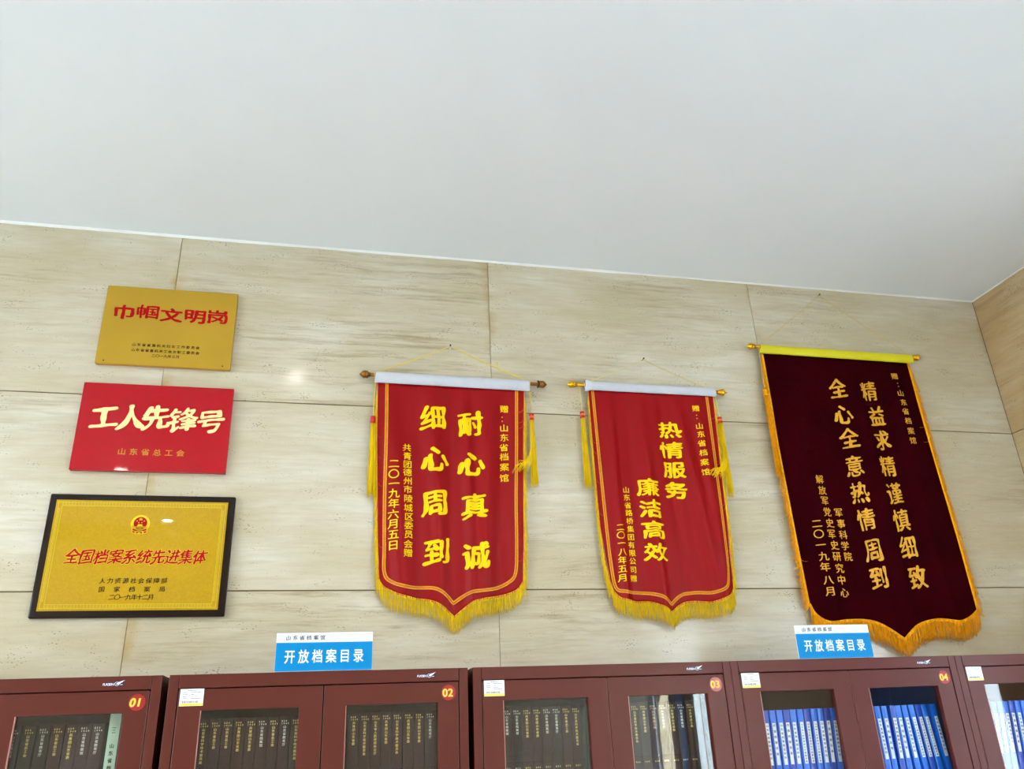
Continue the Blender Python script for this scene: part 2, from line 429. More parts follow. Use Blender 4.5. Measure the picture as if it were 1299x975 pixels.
def pf(o, u, z): o.location = (u, random.uniform(0, .0006), z)
panels(wf, FC, ZR, 'travertine', pf)
# right wall with two window openings
OP1 = (-4.80, -3.60); OP2 = (-2.45, -1.25); OZ = (.69, 2.802)
wr = struct('wall_right', boxes([(RX + .0045, RX + .12, a, b, c, d) for a, b, c, d in (
    (BY - .1, .1, 0, OZ[0]), (BY - .1, .1, OZ[1], CEIL + .05), (BY - .1, OP1[0], *OZ), (OP1[1], OP2[0], *OZ), (OP2[1], .1, *OZ))]), 'mortar')
RCc = [0, OP2[1], OP2[0], OP1[1], OP1[0], BY]
def pr(o, u, z): o.location = (RX, u, z); o.rotation_euler = (0, 0, -math.pi / 2)
panels(wr, RCc, ZR, 'travertine_shaded', pr, skip={(1, 1), (1, 2), (1, 3), (3, 1), (3, 2), (3, 3)})
wb_ = struct('wall_rear', boxes([(LX - .1, RX + .1, BY - .12, BY - .0045, 0, CEIL + .05)]), 'mortar')
def pb(o, u, z): o.location = (u, BY, z); o.rotation_euler = (0, 0, math.pi)
panels(wb_, FC, ZR, 'travertine', pb)
OL = (-3.7, -1.3)
wl = struct('wall_left', boxes([(LX - .12, LX - .0045, a, b, c, d) for a, b, c, d in (
    (BY - .1, .1, 0, OZ[0]), (BY - .1, .1, OZ[1], CEIL + .05), (BY - .1, OL[0], *OZ), (OL[1], .1, *OZ))]), 'mortar')
def pl(o, u, z): o.location = (LX, u, z); o.rotation_euler = (0, 0, math.pi / 2)
panels(wl, [0, OL[1], -2.5, OL[0], BY], ZR, 'travertine', pl, skip={(1, 1), (1, 2), (1, 3), (2, 1), (2, 2), (2, 3)})
struct('floor', boxes([(LX - .1, RX + .1, BY - .1, .1, -.1, 0)]), 'floor_stone')
struct('ceiling', boxes([(LX - .1, RX - .0058, BY - .1, -.0058, CEIL, CEIL + .1)]), 'ceiling_paint')
struct('trim_1', boxes([(LX - .1, RX + .1, -.02, .1, CEIL + .004, CEIL + .06), (RX - .02, RX + .1, BY, .1, CEIL + .004, CEIL + .06)]), 'gasket')
# white sealant bead along the ceiling joint, thin and broken towards the corner
def bead(p0, p1, nrm, f, n=420):
    vs, fs = [], []
    p0, p1, nrm = Vector(p0), Vector(p1), Vector(nrm)
    for i in range(n + 1):
        t = i / n; p = p0 + (p1 - p0) * t; w = f(p, t)
        for k, (a, b) in enumerate(((0, -w * .9), (w * .6, -w * .55), (w, 0), (w, .002), (0, .002))): vs.append(p + nrm * a + Vector((0, 0, b)))
        if i:
            o = (i - 1) * 5
            for k in range(4): fs.append((o + k, o + k + 1, o + k + 6, o + k + 5))
    return pyd(vs, fs, True)
def wbead(p, t):
    b = .0085 if p.x < -.2 else .0072 if p.x < 1.2 else .0050
    return max(.0004, b + (.0016 if p.x < 1.2 else .004) * noise.noise(Vector((p.x * 3, 0, 0))) + .0012 * noise.noise(Vector((p.x * 23, 5, 0))))
struct('trim_2', bead((LX, 0, CEIL), (RX, 0, CEIL), (0, -1, 0), wbead, 900), 'sealant')
struct('trim_3', bead((RX, 0, CEIL), (RX, BY, CEIL), (-1, 0, 0), lambda p, t: max(.0003, .0046 + .004 * noise.noise(Vector((p.y * 4, 2, 0))) + .0012 * noise.noise(Vector((p.y * 19, 7, 0)))), 500), 'sealant')

# windows
def window(name, x, y0, y1, sgn, opened, T=1.45, q=0):
    t = bpy.data.objects.new(name, None); COL.objects.link(t); t['kind'] = 'structure'; t.location = (x, (y0 + y1) / 2, OZ[0])
    h = OZ[1] - OZ[0]; w = (y1 - y0) / 2; X = sgn * .06
    def fr(bars, nm='window_frame', m='frame_white'): return link(nm, boxes(bars, .004, 1), t, m)
    e = .05
    fr([(X - .03, X + .03, -w, -w + e, 0, h), (X - .03, X + .03, w - e, w, 0, h), (X - .03, X + .03, -w + e, w - e, 0, e), (X - .03, X + .03, -w + e, w - e, h - e, h)])
    fr([(X - .025, X + .025, q - .025, q + .025, e, h - e)], 'mullion')
    fr([(X - .025, X + .025, -w + e, q - .025, T, T + .04), (X - .025, X + .025, q + .025, w - e, T, T + .04)], 'transom')
    for a, b in ((-w + e, q - .025), (q + .025, w - e)):
        for c, d in ((e, T), (T + .04, h - e)):
            if opened and c < 1 and a > q: continue
            link('pane', boxes([(X - .003, X + .003, a, b, c, d)]), t, 'window_glass')
    if opened:
        L = w - e - q - .03
        s = link('sash', boxes([(-.02, .02, 0, -.045, e, T), (-.02, .02, -L + .045, -L, e, T), (-.02, .02, -.045, -L + .045, e, e + .045), (-.02, .02, -.045, -L + .045, T - .045, T)]), t, 'frame_white')
        s.location = (X - .03 * sgn, w - e, 0); s.rotation_euler = (0, 0, -sgn * .9)
        link('pane', boxes([(-.003, .003, -.045, -L + .045, e + .045, T - .045)]), s, 'window_glass')
    return t
window('window_1', RX, *OP1, 1, True, 1.88, -.30)
window('window_2', RX, *OP2, 1, False)
window('window_3', LX, *OL, -1, False)
# blue curtains at the right hand windows; nearer one added to dim its daylight
def curtain(y0, y1, label):
    vs, fs = [], []; n = 60
    for j in range(2):
        for i in range(n + 1):
            t = i / n; vs.append((RX - .024 + .013 * math.sin(t * (y1 - y0) / .085 * 2 * math.pi), y0 + (y1 - y0) * t, .35 if j == 0 else 2.9))
    for i in range(n): fs.append((i, i + 1, n + 2 + i, n + 1 + i))
    r = thing('curtain', (0, 0, 0), label, 'curtain')
    c = link('fabric', pyd(vs, fs, True), r, 'curtain_blue'); s = c.modifiers.new('s', 'SOLIDIFY'); s.thickness = .002
    link('curtain_rail', boxes([(RX - .05, RX, y0 - .03, y1 + .03, 2.9, 2.92)], .003, 1), r, 'frame_white')
curtain(-4.99, -4.84, 'blue curtain gathered at the rear end of the open right-hand window')
curtain(-2.50, -1.55, 'added blue curtain dimming the right-hand window nearer the bookcases')
g = link('ground', boxes([(-60, 60, -60, 60, -4.2, -4)]), None, 'ground_outside'); g['kind'] = 'structure'

# ------------------------------------------------------------------ ceiling lamps (the room's own, out of frame)
def downlight(x, y, label):
    r = thing('ceiling_downlight', (x, y, CEIL), label, 'lamp', 'recessed downlights')
    n = 28; vs, fs = [], []
    for rad, z in ((.062, -.001), (.060, -.006), (.046, -.006), (.044, -.001)):
        for k in range(n): vs.append((rad * math.cos(2 * math.pi * k / n), rad * math.sin(2 * math.pi * k / n), z))
    for i in range(3):
        for k in range(n): fs.append((i * n + k, i * n + (k + 1) % n, (i + 1) * n + (k + 1) % n, (i + 1) * n + k))
    link('trim_ring', pyd(vs, fs, True), r, 'frame_white')
    vs = [(.044 * math.cos(2 * math.pi * k / n), .044 * math.sin(2 * math.pi * k / n), -.002) for k in range(n)]
    link('diffuser', pyd(vs, [tuple(range(n))[::-1]]), r, 'lamp_glow')
downlight(-.225, -1.34, 'round downlight in the ceiling nearest the banner wall')
downlight(-.24, -3.45, 'round downlight in the ceiling above and behind the camera')
downlight(-1.57, -3.5, 'round downlight in the ceiling left of the one above the camera')
downlight(-1.44, -4.80, 'round downlight in the ceiling by the rear wall, left of centre')
downlight(1.1, -3.45, 'round downlight in the ceiling right of the one above the camera')
def light_panel(x, y, label):
    r = thing('ceiling_light_panel', (x, y, CEIL), label, 'lamp')
    link('frame', boxes([(-.6, .6, -.3, -.28, -.03, 0), (-.6, .6, .28, .3, -.03, 0), (-.6, -.58, -.28, .28, -.03, 0), (.58, .6, -.28, .28, -.03, 0)], .002, 1), r, 'frame_white')
    link('diffuser', boxes([(-.58, .58, -.28, .28, -.014, -.004)]), r, 'panel_glow')
    for i in range(5):
        xx = -.58 + 1.16 * (i + 1) / 6; link('louver_blade', boxes([(xx - .004, xx + .004, -.28, .28, -.03, -.014)]), r, 'frame_white')
    area('panel_light', (x, y, CEIL - .04), (0, 0, -1), 1.15, .55, PANEL_POWER, (.97, .99, 1))
light_panel(-3.35, -4.2, 'louvered rectangular ceiling light over the rear left of the room')
light_panel(.9, -4.35, 'louvered rectangular ceiling light over the rear right of the room')

# ------------------------------------------------------------------ plaques
def plaque(name, x0, x1, z0, z1, th, face, edge, label, tilt, off=.004):
    """origin at the bottom edge on the wall; leans forward by tilt"""
    r = thing(name, (0, -off, z0), label, 'plaque'); r.rotation_euler = (tilt, 0, 0)
    h = z1 - z0
    link('plate', boxes([(x0, x1, -th, -th + .004, 0, h)], .0015, 2), r, face)
    link('plate_edge', boxes([(x0 + .0006, x1 - .0006, -th + .004, 0, .0006, h - .0006)], .001, 1), r, edge)
    return r
t1 = plaque('award_plaque', -.871, -.397, 2.918, 3.2455, .018, 'brass_plate', 'brass_edge', 'brushed brass plaque with red characters, topmost on the left of the wall', 0)
STY['lib'] = (.022, 3, .030, .024, .2, -.02, 1.12, .82)
P1 = [('lib', .075, '巾帼文明岗', [(-.801, 3.135), (-.715, 3.141), (-.631, 3.133), (-.546, 3.135), (-.464, 3.138)])]
dn = lambda it, z: [(s, a, t, [(x, y - z) for x, y in p]) for s, a, t, p in it]
characters(t1, dn(P1, 2.918)[0], 'print_red', -.018, .0008, .0002)
P1s = [('plain', .0145, '山东省省直机关妇女工作委员会', row('x' * 14, -.747, -.522, 3.001)), ('plain', .0145, '山东省省直机关工会女职工委员会', row('x' * 15, -.747, -.521, 2.979)),
       ('plain', .0145, '二〇一九年三月', row('x' * 7, -.674, -.589, 2.959))]
STY['plain'] = (0, 0, .012, .012, 0, 0, 1, .9)
for it in dn(P1s, 2.918): lettering('small_lettering', t1, [it], 'print_dark', -.018, .0004, .0002)
for x in (-.842, -.426): link('screw', pyd(*tube([(x, -.0182, .012), (x, -.0196, .012)], .0026, 10)), t1, 'iron')
t2 = plaque('award_plaque', -.891, -.3745, 2.5095, 2.838, .02, 'plate_red', 'plate_red', 'glossy red plaque with large gold brush characters between the two gold plaques', .0103)
characters(t2, dn([('big', .10, '工人先锋号', [(-.805, 2.707), (-.717, 2.709), (-.631, 2.712), (-.539, 2.708), (-.444, 2.706)])], 2.5095)[0], 'letter_gold', -.02, .0016, .0002, 3)
lettering('small_lettering', t2, dn([('plain', .029, '山东省总工会', row('x' * 6, -.73, -.535, 2.58))], 2.5095), 'brass_edge', -.02, .0006, .0002)
# framed gold certificate plaque
r3 = thing('framed_plaque', (0, -.003, 2.0105), 'dark wooden framed gold plaque with a red emblem, lowest on the left of the wall', 'plaque'); r3.rotation_euler = (.001, 0, 0)
X0, X1, H3 = -.932, -.331, .413
link('backboard', boxes([(X0, X1, -.020, 0, 0, H3)], .005, 3), r3, 'dark_wood')
link('plate', boxes([(X0 + .023, X1 - .023, -.0222, -.020, .022, H3 - .022)], .0006, 1), r3, 'gold_paper')
a0, a1, b0, b1 = X0 + .030, X1 - .030, .029, H3 - .029
bars = []
for q, w in ((0, .0012), (.0125, .0012)):
    bars += [(a0 + q, a1 - q, -.0226, -.0221, b0 + q, b0 + q + w), (a0 + q, a1 - q, -.0226, -.0221, b1 - q - w, b1 - q), (a0 + q, a0 + q + w, -.0226, -.0221, b0 + q, b1 - q), (a1 - q - w, a1 - q, -.0226, -.0221, b0 + q, b1 - q)]
def meander(x, z, s):
    w = s * .11
    return [(x, x + s * .85, -.0226, -.0221, z, z + w), (x, x + w, -.0226, -.0221, z, z + s), (x, x + s * .62, -.0226, -.0221, z + s - w, z + s), (x + s * .62 - w, x + s * .62, -.0226, -.0221, z + s * .38, z + s), (x + s * .3, x + s * .62, -.0226, -.0221, z + s * .38, z + s * .38 + w)]
s_ = .0078; n_ = int((a1 - a0 - .03) / .0098)
for i in range(n_ + 1):
    x = a0 + .0125 + i * (a1 - a0 - .034) / n_
    bars += meander(x, b0 + .003, s_) + meander(x, b1 - .003 - s_, s_)
n_ = int((b1 - b0 - .03) / .0098)
for i in range(1, n_):
    z = b0 + .0125 + i * (b1 - b0 - .034) / n_
    bars += meander(a0 + .003, z, s_) + meander(a1 - .003 - s_, z, s_)
link('meander_border', boxes(bars), r3, 'gold_paper_light')
STY['xing'] = (.022, 4, .026, .016, .3, .12, .92, 1.04); SHEAR[id(STY['xing'])] = .15
P3 = [('xing', .051, '全国档案系统先进集体', row('x' * 10, -.830, -.428, 2.209))]
characters(r3, dn(P3, 2.0105)[0], 'print_red', -.0222, .0005, .0006, 5)
sv = STY['xing']; STY['halo'] = (sv[0], sv[1], sv[2] + .026, sv[3] + .026, sv[4] * .5, sv[5], sv[6], sv[7]); SHEAR[id(STY['halo'])] = .15
for i, (ch, p) in enumerate(zip('全国档案系统先进集体', dn(P3, 2.0105)[0][3])): lettering('lettering_outline', r3, [('halo', .051, ch, [p])], 'gold_paper_light', -.0222, .0004, .0001, 5 * 7.3 + i * 2.9 + .4)
P3s = [('kai', .0205, '人力资源社会保障部', row('x' * 9, -.726, -.534, 2.129)), ('kai', .0205, '国家档案局', row('x' * 5, -.724, -.537, 2.101)), ('kai', .0205, '二〇一九年十二月', row('x' * 8, -.69, -.569, 2.0755))]
for it in dn(P3s, 2.0105): lettering('small_lettering', r3, [it], 'print_dark', -.0222, .0004, .0003)
# emblem
def disc2(name, parent, polys, m, y, th=.0006):
    bm = bmesh.new()
    for P in polys:
        a = [bm.verts.new((x, y, z)) for x, z in P]; b = [bm.verts.new((x, y - th, z)) for x, z in P]; n = len(P)
        bm.faces.new(b); bm.faces.new(a[::-1])
        for i in range(n): bm.faces.new((a[i], a[(i + 1) % n], b[(i + 1) % n], b[i]))
    bmesh.ops.triangulate(bm, faces=[f for f in bm.faces if len(f.verts) > 4])
    return link(name, done(bm), parent, m)
ex, ez = -.634, 2.3215 - 2.0105
circ = lambda r, cx_=ex, cz_=ez, n=40, sx=1: [(cx_ + r * sx * math.cos(2 * math.pi * k / n), cz_ + r * math.sin(2 * math.pi * k / n)) for k in range(n)]
def star(cx_, cz_, r): return [(cx_ + (r if k % 2 == 0 else r * .4) * math.sin(k * math.pi / 5), cz_ + (r if k % 2 == 0 else r * .4) * math.cos(k * math.pi / 5)) for k in range(10)]
em = disc2('emblem', r3, [circ(.0305), [(ex - .026, ez - .006), (ex - .0245, ez - .030), (ex - .012, ez - .0355), (ex + .012, ez - .0355), (ex + .0245, ez - .030), (ex + .026, ez - .006)]], 'emblem_gold', -.0223)
lens = [(ex + .0215 * math.cos(a), ez + .002 + .0215 * math.sin(a)) for a in [math.radians(-32 + i * 244 / 30) for i in range(31)]]
disc2('red_field', em, [lens], 'print_red', -.0230)
disc2('star', em, [star(ex, ez + .0155, .0062)], 'gold_paper_light', -.0237)
for dx, dz in ((-.0115, .0095), (.0115, .0095), (-.0055, .0038), (.0045, .0038)): disc2('star', em, [star(ex + dx, ez + dz, .0026)], 'gold_paper_light', -.0237)
disc2('gate', em, [[(ex - .0085, ez - .0095), (ex - .0085, ez - .0055), (ex - .006, ez - .0045), (ex - .006, ez - .002), (ex + .006, ez - .002), (ex + .006, ez - .0045), (ex + .0085, ez - .0055), (ex + .0085, ez - .0095)]], 'emblem_gold', -.0237)
for sg in (-1, 1):
    disc2('ribbon', em, [[(ex + sg * .005, ez - .0145), (ex + sg * .013, ez - .0135), (ex + sg * .010, ez - .0175), (ex + sg * .004, ez - .018)], [(ex + sg * .021, ez - .017), (ex + sg * .0235, ez - .022), (ex + sg * .012, ez - .0255), (ex + sg * .003, ez - .022), (ex + sg * .010, ez - .0215)],
        [(ex + sg * .024, ez - .0245), (ex + sg * .0215, ez - .0305), (ex + sg * .014, ez - .0325), (ex + sg * .015, ez - .0275)], [(ex + sg * .009, ez - .029), (ex + sg * .004, ez - .028), (ex + sg * .005, ez - .034), (ex + sg * .010, ez - .0335)]], 'print_red', -.0230)

# ------------------------------------------------------------------ banners
def strand(x, y, z, L, dx, r, curl, n=4, dy=0):
    pts = []
    ph = random.uniform(0, 6.28)
    for i in range(n + 1):
        t = i / n
        pts.append((x + dx * t * t + curl * math.sin(ph + t * 5) * t, y - abs(curl) * .3 * math.cos(ph + 3 * t) * t + dy * t, z - L * t))
    return tube(pts, [r, r, r, r * .9, r * .6][:n + 1], 3)
def banner(label, zt, xl, xr, bottom, cloth_m, folds, yb, rod, sleeve, sleeve_m, metal, rodm, nail, cordm, cordr, trim, trim_m, fr_m, frL, side_w, tassels, texts, thick_fringe=False, edge_m='piping_red', bunch=0):
    """xl, xr: tables z -> x of the two edges; bottom: (x, z) points of the lower edge"""
    R = thing('pennant_banner', (0, 0, 0), label, 'banner')
    ztop = zt
    zmin = min(p[1] for p in bottom)
    tip = min(bottom, key=lambda p: p[1])
    ti = bottom.index(tip)
    bl = [Vector((p[0], 0, p[1])) for p in bottom]
    bot = catmull(bl[:ti + 1], 8)[:-1] + catmull(bl[ti:], 8)
    botT = [(p.x, p.z) for p in bot]
    XL = lambda z: interp(xl, z); XR = lambda z: interp(xr, z)
    def fy(x, z):
        t = min(1, max(0, (ztop - z) / .25)); v = yb
        for (x0, sl, w, a) in folds:
            u = (x - x0 - sl * (z - ztop)) / w
            v -= (2.6 if a > 0 else 1.3) * a * math.exp(-1.9 * u * u) * (.15 + .85 * t)
        v -= .0035 * noise.noise(Vector((x * 13 + z * 2, z * 1.6, 1))) * (.3 + t)
        return min(v, -.004)
    nx, nz = 90, 60
    xb0, xb1 = botT[0][0], botT[-1][0]
    vs, fs = [], []
    for j in range(nz + 1):
        v = j / nz
        for i in range(nx + 1):
            u = i / nx
            xb = xb0 + (xb1 - xb0) * u
            # lower edge found by walking along its own x range
            zb = interp(botT, xb); z = ztop + (zb - ztop) * v
            x = XL(z) + (XR(z) - XL(z)) * u; x = x * (1 - v ** 6) + xb * v ** 6
            vs.append((x, fy(x, z), z))
    for j in range(nz):
        for i in range(nx): a = j * (nx + 1) + i; fs.append((a, a + 1, a + nx + 2, a + nx + 1))
    c = link('cloth', pyd(vs, fs, True), R, cloth_m); s = c.modifiers.new('t', 'SOLIDIFY'); s.thickness = .0016; s.offset = 1; s.use_flip_normals = False; s.offset = 1
    for p_ in c.data.polygons: p_.flip()
    s.offset = -1
    # ribbon helper
    def ribbon(name, path, w, m, lift=.0012, centre=None, closed=False):
        P = [Vector((p[0], 0, p[1])) for p in path]; n = len(P); vs, fs = [], []
        prof = ((-.5, .0002), (-.42, .0009), (-.2, .0004), (.2, .0004), (.42, .0009), (.5, .0002)) if centre else ((-.5, .0001), (-.3, .0009), (.3, .0009), (.5, .0001))
        k = len(prof)
        for i, p in enumerate(P):
            d = (P[min(i + 1, n - 1)] - P[max(i - 1, 0)]).normalized(); nn = Vector((d.z, 0, -d.x))
            for a, h in prof:
                q = p + nn * (w * a); vs.append((q.x, fy(q.x, q.z) - lift - h, q.z))
            if i:
                for j in range(k - 1): a = (i - 1) * k + j; fs.append((a, a + 1, a + k + 1, a + k))
        o = link(name, pyd(vs, fs, True), R, m); s = o.modifiers.new('t', 'SOLIDIFY'); s.thickness = .0004; return o
    left = [(XL(ztop + (botT[0][1] - ztop) * i / 40), ztop + (botT[0][1] - ztop) * i / 40) for i in range(41)]
    right = [(XR(botT[-1][1] + (ztop - botT[-1][1]) * i / 40), botT[-1][1] + (ztop - botT[-1][1]) * i / 40) for i in range(41)]
    edge = left + botT[1:-1] + right
    ribbon('edge_piping', edge, .005 if not thick_fringe else .012, edge_m, .0014)
    if trim:
        tt = min(range(len(trim)), key=lambda i: trim[i][1])
        tr = [Vector((p[0], 0, p[1])) for p in trim]
        path = catmull(tr[:tt + 1], 8)[:-1] + catmull(tr[tt:], 8)
        path = [(p.x, p.z) for p in path]
        o = ribbon('ribbon_trim', path, .0125, trim_m[0], .0012, True)
        for sg in (-1, 1):
            P = [Vector((p[0], 0, p[1])) for p in path]; q = []
            for i, p in enumerate(P):
                d = (P[min(i + 1, len(P) - 1)] - P[max(i - 1, 0)]).normalized(); q.append((p.x + d.z * .0046 * sg, p.z - d.x * .0046 * sg))
            ribbon('gold_braid', q, .0028, trim_m[1], .0019)
    # fringe: bottom
    parts = []
    per = []
    for (xa, za), (xb_, zb_) in zip(botT, botT[1:]):
        L = math.hypot(xb_ - xa, zb_ - za); per.append(L)
    rr = .00075 if not thick_fringe else .0011
    step = .00105 if not thick_fringe else .0014
    tot = sum(per); d = 0
    def along(s):
        for (a, b, L) in zip(botT, botT[1:], per):
            if s <= L: return a[0] + (b[0] - a[0]) * s / L, a[1] + (b[1] - a[1]) * s / L
            s -= L
        return botT[-1]
    while d < tot:
        x, z = along(d); e = min(1, min(d, tot - d) / .03)
        L = frL * random.uniform(.88, 1.08) * (.75 + .25 * e)
        if random.random() < .03: L *= 1.18
        parts.append(strand(x + random.uniform(-.001, .001), fy(x, z) - .001 + random.uniform(-.003, .002), z + .004, L, random.uniform(-.004, .004), rr * random.uniform(.8, 1.25), .0016, dy=.002)); d += step * random.uniform(.7, 1.3)
    o = link('bottom_fringe', pyd(*merge(parts), True), R, fr_m); o['kind'] = 'stuff'
    # fringe down both sides: threads hang along the edge
    for sg, path in ((-1, left), (1, right)):
        parts = []
        z0, z1 = (path[0][1], path[-1][1]) if sg < 0 else (path[-1][1], path[0][1])
        n = int((z0 - z1) / (.0019 if not thick_fringe else .0016))
        for i in range(n):
            z = z0 + (z1 - z0) * i / n; x = (XL(z) if sg < 0 else XR(z))
            L = frL * random.uniform(.8, 1.05) if not thick_fringe else frL * random.uniform(.35, .55)
            out = sg * side_w * random.uniform(.45, 1.0)
            grow = .35 + .65 * min(1, (z0 - z) / .1) if sg < 0 else .35 + .65 * min(1, (z0 - z) / .1)
            parts.append(strand(x, fy(x, z) - .0005 + random.uniform(-.003, .003), z, L, out * grow, rr * random.uniform(.8, 1.25), .001 if not thick_fringe else .003))
        o = link('side_fringe', pyd(*merge(parts), True), R, fr_m); o['kind'] = 'stuff'
    # a few stray threads blown over the cloth
    parts = []
    for i in range(10 if not thick_fringe else 3):
        z = random.uniform(zmin + .2, ztop - .05); x = XR(z) if i % 3 else XL(z); sg = -1 if i % 3 else 1
        pts = [(x + sg * .028 * t * t + sg * .004, fy(x, z) - .003 - .001 * t, z - .035 * t + .02 * t * t) for t in (0, .25, .5, .75, 1)]
        parts.append(tube(pts, .0005, 3))
    o = link('loose_threads', pyd(*merge(parts), True), R, edge_m if not thick_fringe else fr_m); o['kind'] = 'stuff'
    # rod, finials
    (rx0, rx1, rz, ry, rrad) = rod
    link('rod', pyd(*tube([(rx0 + .03 + (rx1 - rx0 - .06) * i / 8, ry, rz[0] + (rz[1] - rz[0]) * i / 8) for i in range(9)], rrad, 12), True), R, rodm)
    acorn = [(0, .0001), (.003, .0022), (.009, .0068), (.014, .0098), (.019, .0112), (.024, .0108), (.0262, .0092), (.0275, .0108), (.031, .0112), (.0335, .0085), (.036, .0066), (.042, .0068), (.0425, .001)]
    spear = [(0, .0001), (.006, .0018), (.012, .0036), (.016, .0080), (.021, .0112), (.026, .0112), (.030, .0085), (.032, .0066), (.034, .0090), (.037, .0092), (.039, .0070), (.0475, .0068), (.048, .001)]
    pr_ = [(a, b * (1.40 if b < .02 else 1)) for a, b in (acorn if metal == 'bronze' else spear)]
    link('finial', lathe_x(pr_, rx0, 1, ry, rz[0]), R, metal); link('finial', lathe_x(pr_, rx1, -1, ry, rz[1]), R, metal)
    if metal == 'bronze':
        for xx, zz in ((rx0 + .028, rz[0]), (rx1 - .040, rz[1])): link('ferrule', lathe_x([(0, .0001), (0, .0158), (.003, .0158), (.003, .0001)], xx, 1, ry, zz), R, 'bronze' if xx < .4 else 'iron')
    # sleeve
    (sx0, sx1, st, sb) = sleeve
    n, k = 120, 14; vs, fs = [], []
    for i in range(n + 1):
        t = i / n; x = sx0 + (sx1 - sx0) * t; sh = rz[0] + (rz[1] - rz[0]) * t - (rz[0] + rz[1]) / 2
        for j in range(k):
            a = 2 * math.pi * j / k
            hz = (st - sb) / 2; cz_ = (st + sb) / 2 + sh
            wr_ = 1 + (.5 if sleeve_m == 'sleeve_white' else .05) * noise.noise(Vector((x * 60 + math.sin(a) * 1.6, math.cos(a) * 1.5, zt)))
            bu = 1 + bunch * math.exp(-((x - sx0 - .008) / .012) ** 2)
            y = ry - math.cos(a) * (.0140 if math.sin(a) > -.1 else .0140 * (1.0 + .55 * math.sin(a))) * wr_ * bu * (1 + .0)
            z = cz_ + hz * math.copysign(abs(math.sin(a)) ** .8, math.sin(a)) * (1 + .035 * noise.noise(Vector((x * 30, 4 * math.sin(a), 2)))) * bu
            vs.append((x + .003 * math.sin(a) * (1 if i == 0 else -1 if i == n else 0), y, z))
    for i in range(n):
        for j in range(k): fs.append((i * k + j, i * k + (j + 1) % k, (i + 1) * k + (j + 1) % k, (i + 1) * k + j))
    link('rod_sleeve', pyd(vs, fs, True), R, sleeve_m)
    # cord up to the nail
    (nx_, nz_) = nail
    parts = []
    for sg, (xx, zz) in ((-1, (sx0 - .003, rz[0])), (1, (sx1 + .003 if metal == 'bronze' else sx1 - .01, rz[1]))):
        for o_ in ((0, .0022) if metal == 'bronze' else (0,)):
            pts = [(xx + (nx_ - xx) * t, ry - .012 * math.sin(min(1, t * 6) * math.pi / 2) * (1 - t) + (-.012 - ry) * t, zz + .005 * (1 - t) + (nz_ - zz) * t - .006 * math.sin(math.pi * t) + o_ * math.sin(math.pi * t)) for t in [i / 14 for i in range(15)]]
            parts.append(tube(pts, cordr, 5))
        parts.append(tube([(xx, ry + (rrad + .002) * math.cos(a), zz + (rrad + .002) * math.sin(a)) for a in [i * math.pi / 6 for i in range(13)]], cordr * 1.3, 5))
    if metal == 'bronze':
        kx, kz = .636, 3.003
        for i in range(16):
            a = random.uniform(0, 6.28); parts.append(tube([(kx, -.024, kz), (kx + .006 * math.cos(a), -.026, kz + .005 * math.sin(a)), (kx + .011 * math.cos(a + .7), -.025, kz + .009 * math.sin(a + .7))], .0005, 3))
    link('hanging_cord', pyd(*merge(parts), True), R, cordm)
    # tassels
    for tz in tassels:
        (tx, ttop, tbot, w, bands, cord, y, sweep) = tz
        ta = link('tassel', pyd(*tube([(tx, y, ttop - .006), (tx, y, ttop)], .0088, 14), True), R, bands[0])
        if cord: link('tassel_cord', pyd(*merge([tube([(tx + cord - .001, ry, rz[0]), (tx + cord * .4, (y + ry) / 2, (ttop + rz[0]) / 2), (tx, y, ttop - .002)], .0011, 5), tube([(tx + cord + .003, ry, rz[0]), (tx + cord * .4 + .003, (y + ry) / 2, (ttop + rz[0]) / 2), (tx + .001, y, ttop - .002)], .0011, 5)]), True), ta, cordm)
        hb = .027
        for i, bm_ in enumerate(bands):
            z1_ = ttop - hb * i / len(bands); z0_ = ttop - hb * (i + 1) / len(bands)
            link('head_band', pyd(*tube([(tx, y, z1_), (tx, y, (z1_ + z0_) / 2), (tx, y, z0_)], [.0094, .0099, .0094], 16), True), ta, bm_)
        parts = []
        for i in range(95):
            a = random.uniform(0, 6.28); q = math.sqrt(random.random()); dx = .0078 * q * math.cos(a); dy = .0078 * q * math.sin(a)
            L = (ttop - hb - tbot) * random.uniform(.93, 1.03)
            sp_ = w / .0078; n = 7; ph = random.uniform(0, 6.28)
            pts = [(tx + dx * (1 + (sp_ - 1) * (j / n) ** 1.2) + .0012 * math.sin(ph + 4 * j / n), y + dy * (1 + .3 * j / n) - .0007 * math.cos(ph + 5 * j / n), ttop - hb + .002 - L * j / n) for j in range(n + 1)]
            if sweep and random.random() < .30:
                k_ = random.uniform(.35, 1); zc = ttop - hb - L * random.uniform(.42, .58)
                pts = pts[:4] + [(pts[4][0] - .012 * k_, y - .009, pts[4][2] + .004), (pts[4][0] + sweep[0] * .45 * k_, y - .012, pts[4][2] - .030), (pts[4][0] + sweep[0] * .8 * k_, y - .011, pts[4][2] - .048 + .02 * random.random()), (pts[4][0] + sweep[0] * k_, y - .011, pts[4][2] - sweep[1] * random.uniform(.8, 1.2))]
            parts.append(tube(pts, .0009, 3))
        sk = link('skirt', pyd(*merge(parts), True), ta, 'fringe_yellow' if not thick_fringe else fr_m); sk['kind'] = 'stuff'
    for items, m in texts:
        for k, it in enumerate(items):
            characters(R, it, m, fy, .0009, .0012, k)
    return R

